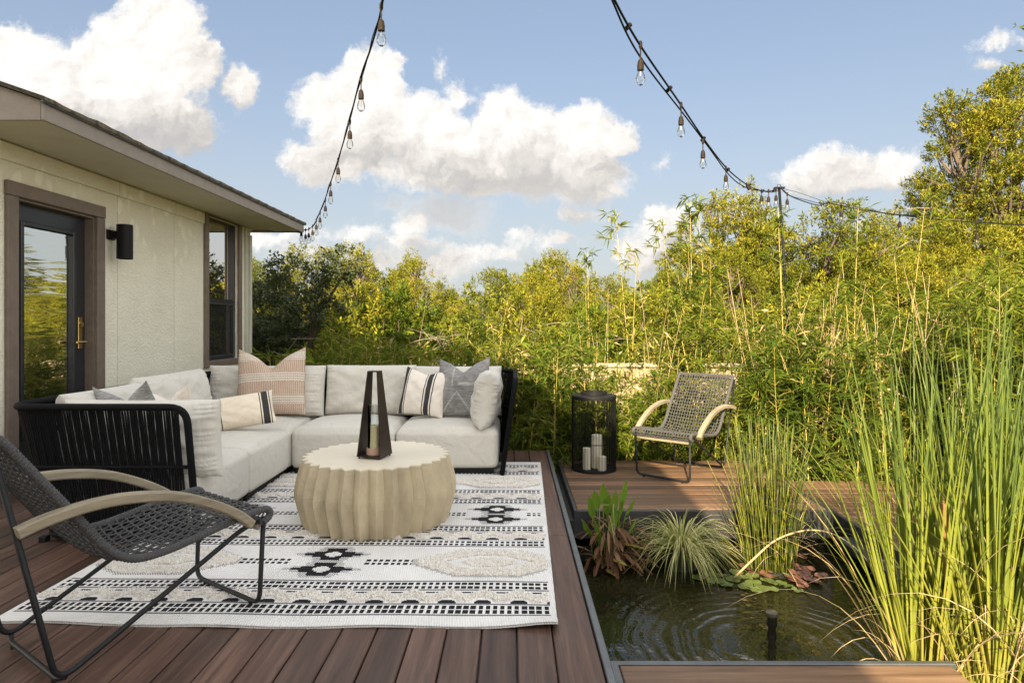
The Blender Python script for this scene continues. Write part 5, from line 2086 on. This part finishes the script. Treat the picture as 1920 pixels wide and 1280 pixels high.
# low scrub under the trees
SV = [tree_variant('shrub', 41, 1.7, 1.3, 26, base=.12, tops=2, leaf='jun_leaf', dead=14, pointy=.6, cr=(.3, .5), tuft=30), tree_variant('shrub', 42, 1.5, 1.2, 24, base=.12, tops=3, leaf='bam_leaf', Lr=(.07, .14), Wr=(.025, .05), dead=10, pointy=.6, cr=(.3, .5), tuft=30)]
first = [True, True]
for i in range(26):
    v = r_.choice((0, 0, 1))
    o = SV[v] if first[v] else copy_tree(SV[v])
    first[v] = False
    x = -3.2 + 11.5 * (i + r_.random()) / 26
    o.location = (x, r_.uniform(9.2, 11.0) if not -2.3 < x < 3.5 else r_.uniform(10.2, 11.4), GZ)
    o.rotation_euler = (0, 0, r_.uniform(0, 6.28))
    s = r_.uniform(.85, 1.25)
    o.scale = (s, s, s)
    tag(o, 'low dry scrub bush under the junipers beyond the bamboo', 'shrub', 'scrub under the junipers')
# dark live oak by the house corner
oak = tree_variant('live_oak', 77, 3.35, 1.35, 70, base=.08, tops=4, leaf='oak_leaf', Lr=(.045, .085), Wr=(.026, .045), tuft=90, per=16, dead=0, pointy=.55, cr=(.34, .55), up=.1)
oak.location = (-3.85, 10.7, GZ)
oak.scale = (.95, .95, .80)
tag(oak, 'dense dark green live oak standing by the far house corner', 'tree')

# ---- meadow grass and dry stalks
def grass_field():
    rs = np.random.default_rng(55)
    n = 26000
    P = np.stack([rs.uniform(-6, 12, n), rs.uniform(6.75, 14.5, n), np.full(n, GZ)], 1)
    D = np.stack([rs.normal(0, .35, n), rs.normal(0, .35, n), np.ones(n)], 1)
    mb = MB()
    leaf_quads(mb, P, D, rs.uniform(.10, .42, n), rs.uniform(.006, .016, n), rs, droop=.1)
    m = leafmat('meadow_grass', [(0, (0.10, 0.12, 0.02)), (.5, (0.25, 0.23, 0.05)), (1, (0.45, 0.36, 0.17))], .3, .7, .1)
    tag(mb.build('grass', m), kind='stuff')


grass_field()


def dry_clump(x, y, n, h, seed, label):
    rs = np.random.default_rng(seed)
    root = empty('dry_reed_clump', (x, y, GZ), 0, label, 'reeds', 'dry reed clumps in the thicket')
    mb = MB()
    for i in range(n):
        b = np.array([*rs.normal(0, .10, 2), 0])
        t = np.linspace(0, 1, 6)
        l = rs.normal(0, .12, 2)
        hh = h * rs.uniform(.55, 1)
        p = np.stack([b[0] + l[0] * hh * t ** 1.5, b[1] + l[1] * hh * t ** 1.5, hh * t], 1)
        tube(mb, p, np.linspace(.006, .0022, 6), 4, cap=False)
    mb.build('stalks', M['dry'], root, smooth=True)
    mb = MB()
    k = n * 4
    P = np.stack([rs.normal(0, .13, k), rs.normal(0, .13, k), rs.uniform(.3, h * .75, k)], 1)
    leaf_quads(mb, P, np.stack([rs.normal(0, .5, k), rs.normal(0, .5, k), rs.normal(.2, .8, k)], 1), rs.uniform(.08, .20, k), rs.uniform(.005, .011, k), rs, droop=.4)
    mb.build('dead_leaves', M['dry'], root)


for i, (x, y, n, h) in enumerate(((3.35, 6.9, 26, 2.2), (3.75, 6.6, 16, 1.9), (4.4, 6.6, 14, 2.3), (2.9, 7.3, 10, 2.5), (1.6, 7.2, 7, 2.3), (5.2, 6.3, 14, 2.0), (1.2, 7.5, 5, 2.1), (4.0, 5.6, 10, 1.6))):
    dry_clump(x, y, n, h, 300 + i, 'straw coloured clump of dry reed stalks among the green bamboo')


# ================================================================== POND PLANTS
def horsetail():
    rs = np.random.default_rng(8)
    root = empty('horsetail', (1.86, 4.62, WL), 0, 'upright clump of jointed yellow green horsetail reeds at the lower deck edge', 'pond plant')
    mb, jm = MB(), MB()
    for i in range(230):
        r = .155 * math.sqrt(rs.random())
        a = rs.uniform(0, 2 * PI)
        b = np.array([r * math.cos(a) * 1.15, r * math.sin(a) * .8, 0])
        hh = rs.uniform(.45, 1.12)
        l = b[:2] * rs.uniform(.2, 1.0) + rs.normal(0, .06, 2)
        t = np.linspace(0, 1, 7)
        p = np.stack([b[0] + l[0] * t ** 1.3, b[1] + l[1] * t ** 1.3, hh * t], 1)
        rad = rs.uniform(.0028, .0046)
        tube(mb, p, np.linspace(rad, rad * .55, 7), 5)
        nj = int(hh / .075)
        for q in range(1, nj):
            c = np.array([np.interp(q / nj, t, p[:, k]) for k in range(3)])
            tube(jm, [c - (0, 0, .0035), c + (0, 0, .0035)], rad * 1.18, 5, cap=False)
    m1 = leafmat('horsetail_stem', [(0, (0.050, 0.075, 0.012)), (.5, (0.120, 0.150, 0.018)), (1, (0.25, 0.24, 0.036))], .1, .4, .4)
    mb.build('stems', m1, root, smooth=True)
    jm.build('joints', pbr('horsetail_joint', (0.06, 0.045, 0.02), .7), root)
    mb = MB()
    n = 36
    P = np.stack([rs.normal(0, .12, n), rs.normal(0, .10, n), rs.uniform(.0, .25, n)], 1)
    D = np.stack([rs.normal(.25, .5, n), rs.normal(-.1, .5, n), rs.uniform(.1, .9, n)], 1)
    blades(mb, P, D, rs.uniform(.25, .55, n), rs.uniform(.003, .006, n), rs.uniform(.5, 1.4, n), rs, 6)
    mb.build('dry_leaves', M['dry'], root)
    mb = MB()
    lathe(mb, [(0, -.06), (.17, -.06), (.16, .0), (.13, .02), (.0, .025)], 24)
    mb.build('root_mass', M['liner'], root)


horsetail()


def sedge():
    rs = np.random.default_rng(12)
    root = empty('variegated_sedge', (1.235, 4.68, WL + .03), 0, 'arching cream striped sedge tuft over the pond water', 'pond plant')
    root.scale = (.88, .88, .88)
    m, n, out = material('cream_striped_blade')
    g = n.n('ShaderNodeNewGeometry')
    c = n.ramp(g.outputs['Random Per Island'], [(0, (0.13, 0.165, 0.03)), (.3, (0.28, 0.31, 0.07)), (.6, (0.58, 0.55, 0.21)), (1, (0.74, 0.68, 0.36))])
    p = n.n('ShaderNodeBsdfPrincipled', {'Base Color': c, 'Roughness': .5, 'Specular IOR Level': .3})
    tr = n.n('ShaderNodeBsdfTranslucent', {'Color': c})
    n.set(out, 'Surface', n.n('ShaderNodeMixShader', {0: .25, 1: p.outputs[0], 2: tr.outputs[0]}).outputs[0])
    mb = MB()
    k = 480
    a = rs.uniform(0, 2 * PI, k)
    r = .07 * np.sqrt(rs.random(k))
    P = np.stack([r * np.cos(a), r * np.sin(a), np.full(k, .10)], 1)
    el = rs.uniform(.25, 1.45, k)
    D = np.stack([np.cos(a) * np.cos(el), np.sin(a) * np.cos(el), np.sin(el)], 1)
    blades(mb, P, D, rs.uniform(.36, .62, k), rs.uniform(.005, .009, k), rs.uniform(1.6, 3.2, k), rs, 8, twist=.4)
    mb.build('blades', m, root)
    mb = MB()
    lathe(mb, [(0, -.05), (.13, -.05), (.12, .06), (.06, .11), (0, .12)], 16)
    mb.build('root_mass', M['liner'], root)


sedge()


def broad_leaf(mb, base, d, ln, wd, rs, bend=.3):
    """lance-shaped leaf with a raised midrib, on the curve from base along d"""
    d = d / np.linalg.norm(d)
    hor = np.array([d[0], d[1], 0]) + 1e-4
    hor /= np.linalg.norm(hor)
    s = np.cross(d, hor)
    s = np.cross(hor, [0, 0, 1.0]) if np.linalg.norm(s) < .05 else s / np.linalg.norm(s)
    k = 9
    rows = []
    cur, dd = np.array(base, float), d.copy()
    for i in range(k):
        t = i / (k - 1)
        w = wd / 2 * (math.sin(PI * min(1, t ** .8 * .98 + .02)) ** .8) + .002
        nn = np.cross(s, dd)
        wav = .10 * w * math.sin(9 * t + base[0] * 40)
        rows += [cur + s * w + nn * (w * .35 + wav), cur + s * w * .5 + nn * w * .12, cur, cur - s * w * .5 + nn * w * .12, cur - s * w + nn * (w * .35 - wav)]
        dd = dd + (hor * .5 - np.array([0, 0, 1.0])) * bend / k * (t + .2) * 2
        dd /= np.linalg.norm(dd)
        cur = cur + dd * ln / (k - 1)
    f = [(i * 5 + j, i * 5 + j + 1, i * 5 + 6 + j, i * 5 + 5 + j) for i in range(k - 1) for j in range(4)]
    mb.add(rows, f)


M['peat'] = pbr('wet_peat', (0.018, 0.011, 0.006), 0.9, 0, 0.5, 30, 0.01, 60, spec=0.1)


def pickerel():
    rs = np.random.default_rng(17)
    root = empty('pickerel_plant', (0.70, 4.68, WL), 0, 'broad leaved pond plant with glossy green and withered brown leaves', 'pond plant')
    mg = leafmat('glossy_broad_leaf', [(0, (0.085, 0.18, 0.022)), (.6, (0.15, 0.28, 0.032)), (1, (0.26, 0.34, 0.05))], .3, .35, .5, 0)
    my = leafmat('yellowing_leaf', [(0, (0.30, 0.27, 0.05)), (1, (0.42, 0.34, 0.07))], .3, .5, .3, 0)
    md = leafmat('withered_leaf', [(0, (0.065, 0.032, 0.018)), (.6, (0.15, 0.075, 0.042)), (1, (0.30, 0.18, 0.10))], .15, .85, .1, 0)
    stem = MB()
    spec = [(-.10, .00, .34, -.15, .20), (-.03, .02, .44, -.05, .21), (.03, .0, .38, .05, .22), (.09, .0, .42, .10, .24), (.13, .02, .36, .30, .20), (-.12, -.03, .22, -.35, .19),
            (.02, -.04, .26, .05, .20), (.06, .03, .30, .2, .2), (-.05, -.05, .18, -.2, .18), (.00, .05, .36, .0, .2), (.12, -.05, .22, .4, .18), (-.07, .05, .40, -.12, .18)]
    for (x, y, z, lean, ln) in spec:
        b0 = np.array([x * .6, y, 0])
        b1 = np.array([x, y, z])
        tube(stem, smooth_path([b0, (b0 + b1) / 2 + rs.normal(0, .012, 3), b1], 4), .005, 5, cap=False)
        mb = MB()
        broad_leaf(mb, b1, np.array([lean, rs.uniform(-.35, .1), 1.0]), ln, rs.uniform(.055, .075), rs, rs.uniform(.1, .45))
        mb.build('leaf', mg, root, smooth=True)
    for (x, y, z, dx_, ln) in ((.10, -.08, .20, 1.0, .17), (.0, -.10, .10, .3, .17), (-.02, -.09, .02, .1, .15)):
        mb = MB()
        broad_leaf(mb, (x, y, z), np.array([dx_, -.4, .15]), ln, .05, rs, .7)
        mb.build('leaf', my, root, smooth=True)
    stem.build('stalks', mg, root, smooth=True)
    mb = MB()
    for i in range(120):
        a = rs.uniform(0, 2 * PI)
        r = rs.uniform(.02, .21)
        b = np.array([.04 + r * math.cos(a), -.02 + r * .6 * math.sin(a), rs.uniform(.02, .34)])
        broad_leaf(mb, b, np.array([math.cos(a) * .7 + .2, math.sin(a) * .6 - .2, rs.uniform(-.8, .5)]), rs.uniform(.09, .22), rs.uniform(.012, .035), rs, rs.uniform(.5, 1.8))
    mb.build('withered_leaves', md, root, smooth=True)
    mb = MB()
    for i in range(14):
        b = np.array([rs.normal(0.04, .09), rs.normal(-.02, .06), .0])
        e = b + np.array([rs.normal(.04, .10), rs.normal(-.06, .08), rs.uniform(.2, .5)])
        tube(mb, smooth_path([b, (b + e) / 2 + rs.normal(0, .04, 3), e, e + rs.normal(0, .05, 3) + [0, 0, -.06]], 4), .0025, 4, cap=False)
    mb.build('dry_stems', M['dry'], root, smooth=True)
    mb = MB()
    lathe(mb, [(0, -.05), (.17, -.05), (.15, .0), (.10, .02), (.0, .03)], 18)
    mb.build('root_mass', M['peat'], root)


pickerel()


def lily():
    rs = np.random.default_rng(23)
    root = empty('water_lily', (1.62, 4.40, WL), 0, 'water lily with green and browning pads floating on the pond', 'pond plant')
    mg = leafmat('lily_pad_green', [(0, (0.055, 0.095, 0.022)), (.6, (0.11, 0.145, 0.04)), (1, (0.17, 0.165, 0.06))], .1, .35, .5, 0)
    mr = leafmat('lily_pad_brown', [(0, (0.10, 0.045, 0.03)), (.6, (0.18, 0.085, 0.06)), (1, (0.28, 0.14, 0.09))], .1, .35, .5, 0)

    def pad(x, y, r, rot, tilt, mat, zz=.006):
        mb = MB()
        k = 26
        v = [(0, 0, 0)]
        for ring_ in (.5, 1.0):
            for i in range(k):
                a = .16 + (2 * PI - .32) * i / (k - 1)
                e = 1 + .025 * math.sin(3 * a + x * 9)
                v.append((r * ring_ * e * math.cos(a), r * ring_ * e * math.sin(a) * .94, ring_ ** 3 * (.003 + .003 * math.sin(4 * a + y * 7))))
        f = [(0, i + 1, i + 2) for i in range(k - 1)] + [(1 + i, 1 + k + i, 2 + k + i, 2 + i) for i in range(k - 1)]
        v = np.array(v)
        Rm = np.array((Matrix.Rotation(rot, 3, 'Z') @ Matrix.Rotation(tilt, 3, 'X')))
        mb.add(v @ Rm.T + np.array([x - 1.62, y - 4.40, zz]), f)
        mb.build('pad', mat, root, smooth=True)

    for (px_, py_, r, t) in ((1343, 1091, .062, 0), (1374, 1087, .052, .04), (1392, 1085, .045, .1), (1330, 1077, .055, 0), (1412, 1095, .058, .05), (1430, 1104, .060, 0), (1418, 1108, .040, .1), (1440, 1090, .055, .06), (1448, 1107, .045, 0), (1478, 1101, .035, .2), (1380, 1075, .05, 0), (1455, 1082, .05, .25), (1472, 1082, .035, .35), (1310, 1084, .05, 0), (1362, 1098, .045, 0), (1398, 1102, .05, .05), (1462, 1096, .05, .05), (1350, 1080, .05, .05), (1495, 1108, .04, .05), (1410, 1082, .05, .1)):
        d = 2136 / (py_ - 605)
        pad((px_ - 960) * d / 1200, d, r, rs.uniform(0, 6.28), t + .05, mg, .006 + rs.uniform(0, .006))
    for (px_, py_, r, t) in ((1420, 1075, .065, .1), (1450, 1070, .06, .15), (1480, 1078, .055, .1), (1505, 1080, .055, .2), (1520, 1088, .05, .1), (1495, 1092, .06, .05), (1470, 1068, .06, .2), (1505, 1100, .04, .1), (1480, 1048, .06, .1), (1500, 1045, .05, .15), (1470, 1038, .05, .1), (1435, 1060, .05, .1), (1530, 1094, .04, .2), (1400, 1066, .05, .1), (1460, 1060, .06, .1), (1490, 1065, .055, .1), (1515, 1070, .05, .1), (1540, 1082, .045, .1), (1440, 1080, .055, .1), (1485, 1086, .05, .1)):
        d = 2136 / (py_ - 605)
        pad((px_ - 960) * d / 1200, d, r * 1.05, rs.uniform(0, 6.28), t + .06, mr, .010 + rs.uniform(0, .010))


lily()


def fountain():
    root = empty('fountain_nozzle', (NOZ[0], NOZ[1], WL - .1), 0, 'dark fountain nozzle standing in the rippling pond water', 'fountain')
    mb = MB()
    rs = np.random.default_rng(2)
    prof = [(.021, 0), (.021, .10), (.018, .13), (.024, .16), (.020, .20), (.026, .225), (.027, .26), (.028, .272)]
    n = 20
    v = []
    for (r, z) in prof:
        for i in range(n):
            a = 2 * PI * i / n
            e = r + rs.normal(0, .0016)
            v.append((e * math.cos(a), e * math.sin(a), z))
    f = [(i * n + j, i * n + (j + 1) % n, i * n + n + (j + 1) % n, i * n + n + j) for i in range(len(prof) - 1) for j in range(n)]
    mb.add(v, f)
    mb.build('pipe', pbr('algae_coated_pipe', (0.022, 0.018, 0.010), .3, 0, .5, 40, .002, 80), root, smooth=True)
    mb = MB()
    lathe(mb, [(.0285, .268), (.032, .275), (.032, .290), (.026, .294), (.016, .290), (.0, .288)], 20)
    mb.build('spout', pbr('worn_spout', (0.10, 0.085, 0.055), .35, 0, .4, 50), root)


fountain()


def cattails():
    rs = np.random.default_rng(29)
    ml = None
    m, n, out = material('cattail_blade')
    g = n.n('ShaderNodeNewGeometry')
    tcn = n.n('ShaderNodeTexCoord')
    z = n.n('ShaderNodeSeparateXYZ', {'Vector': tcn.outputs['Object']}).outputs[2]
    zz = n.math('MULTIPLY_ADD', g.outputs['Random Per Island'], .5, n.math('MULTIPLY', z, .50))
    c = n.ramp(zz, [(0.0, (0.42, 0.34, 0.09)), (.33, (0.30, 0.31, 0.05)), (.66, (0.20, 0.245, 0.038)), (.95, (0.105, 0.155, 0.034))])
    p = n.n('ShaderNodeBsdfPrincipled', {'Base Color': c, 'Roughness': .45, 'Specular IOR Level': .35})
    tr = n.n('ShaderNodeBsdfTranslucent', {'Color': c})
    n.set(out, 'Surface', n.n('ShaderNodeMixShader', {0: .3, 1: p.outputs[0], 2: tr.outputs[0]}).outputs[0])
    clumps = [(2.03, 3.16, 108, 1.95, .10, 'cattail clump leaning over the pond by the pond step, brown seed head among its leaves'),
              (2.26, 3.02, 104, 1.95, .10, 'middle cattail clump between the pond edge and the straw coloured one'),
              (2.44, 3.34, 80, 2.05, .11, 'cattail clump nearest the walkway, tall blue green leaves'),
              (2.50, 2.86, 52, 1.75, .09, 'cattail clump with many straw coloured dead leaves, past the end of the pond step'),
              (2.66, 3.12, 78, 1.85, .10, 'cattail clump over the dark ledge between the pond and the walkway side')]
    for ci, (x, y, k, h, sp, lab) in enumerate(clumps):
        root = empty('cattail', (x, y, WL), 0, lab, 'cattail', 'cattail clumps in the pond')
        mb = MB()
        a = rs.uniform(0, 2 * PI, k)
        r = sp * np.sqrt(rs.random(k))
        P = np.stack([r * np.cos(a) * 1.2, r * np.sin(a), np.zeros(k)], 1)
        D = np.stack([np.cos(a) * rs.uniform(.0, .26, k) + rs.normal(.02, .08, k), np.sin(a) * rs.uniform(0, .22, k), np.ones(k)], 1)
        blades(mb, P, D, h * rs.uniform(.50, 1.0, k), rs.uniform(.012, .021, k), np.abs(rs.normal(0, .13, k)), rs, 9, 1.3, twist=1.2)
        k2 = 10
        a = rs.uniform(0, 2 * PI, k2)
        P = np.stack([sp * np.cos(a), sp * np.sin(a), np.zeros(k2)], 1)
        D = np.stack([np.cos(a) * .30 - .12, np.sin(a) * .2 - .05, np.ones(k2)], 1)
        blades(mb, P, D, h * rs.uniform(.6, .95, k2), rs.uniform(.010, .016, k2), rs.uniform(.4, 1.0, k2), rs, 10, 1.2, twist=.6)
        if ci == 0:
            k4 = 5
            P = np.stack([rs.normal(-.06, .04, k4), rs.normal(0, .05, k4), np.zeros(k4)], 1)
            D = np.stack([rs.uniform(-.55, -.22, k4), rs.normal(.12, .12, k4), np.ones(k4)], 1)
            blades(mb, P, D, rs.uniform(1.2, 1.75, k4), rs.uniform(.012, .018, k4), rs.uniform(.05, .5, k4), rs, 10, 1.2, twist=.8)
        mb.build('leaves', m, root)
        mb = MB()
        k3 = 70 if ci == 3 else 30
        a = rs.uniform(0, 2 * PI, k3)
        P = np.stack([sp * 1.1 * np.cos(a), sp * 1.1 * np.sin(a), np.zeros(k3)], 1)
        D = np.stack([np.cos(a) * rs.uniform(.1, .8, k3), np.sin(a) * rs.uniform(.1, .5, k3), np.ones(k3)], 1)
        blades(mb, P, D, rs.uniform(.35, 1.25, k3), rs.uniform(.007, .015, k3), rs.uniform(.2, 2.2, k3), rs, 9, 1.2, twist=.8)
        mb.build('dead_leaves', M['dry'], root)
    o = bpy.data.objects['cattail']
    mb = MB()
    tube(mb, smooth_path([(.02, -.10, 0), (.03, -.12, .5), (.005, -.14, .94)], 5), .0045, 5)
    tube(mb, smooth_path([(.012, -.137, .76), (.0105, -.138, .80), (.007, -.14, .90), (.006, -.14, .935)], 4), [.004] + [.0135] * 3 + [.0140] * 3 + [.0135] * 3 + [.0135] * 2 + [.004], 10)
    mb.build('seed_head', pbr('brown_seed_head', (0.23, 0.10, 0.035), .9, 0, .2, 60, .001, 200), o, smooth=True)


cattails()

ds = empty('fallen_reed', (1.5, 4.3, WL), 0, 'long dead tan reed stem arching low over the lily pads', 'reed stem')
mb = MB()
tube(mb, smooth_path([at(1376, 1083, 4.43), at(1410, 1050, 4.42), at(1455, 1012, 4.40), at(1510, 994, 4.36), at(1560, 1000, 4.25), at(1605, 1028, 4.1), at(1640, 1068, 3.9)], 6), np.linspace(.0085, .0030, 37), 6)
mb.build('stalk', M['dry'], ds, smooth=True, world=True)


# thin sapling reaching in at the top right
def sapling():
    rs = np.random.default_rng(61)
    root = empty('sapling', (7.75, 9.0, GZ), 0, 'slender sapling with sparse leaves, its twigs against the sky above the tallest juniper', 'sapling')
    mb, lm = MB(), MB()
    tube(mb, smooth_path([(0, 0, 0), (.05, 0, 2.2), (-.03, 0, 4.2), (-.12, 0, 5.7)], 6), np.linspace(.03, .006, 19), 6)
    P, D = [], []
    for tgt in (at(1897, 44, 9), at(1882, 112, 9), at(1912, 92, 9)):
        e = tgt - np.array([7.75, 9.0, GZ])
        s = np.array([-.06, 0, e[2] - .25])
        c = smooth_path([s, (s + e) / 2 + [0, 0, -.05], e], 5)
        tube(mb, c, np.linspace(.006, .0018, len(c)), 4)
        for f in rs.uniform(.55, 1, 8):
            P.append(c[int(f * (len(c) - 1))])
            D.append(rs.normal(0, .6, 3) + [-.4, 0, .3])
    mb.build('trunk', M['bark'], root, smooth=True)
    leaf_quads(lm, np.array(P), np.array(D), rs.uniform(.06, .11, len(P)), rs.uniform(.03, .045, len(P)), rs)
    lm.build('leaves', M['bam_leaf'], root)


sapling()
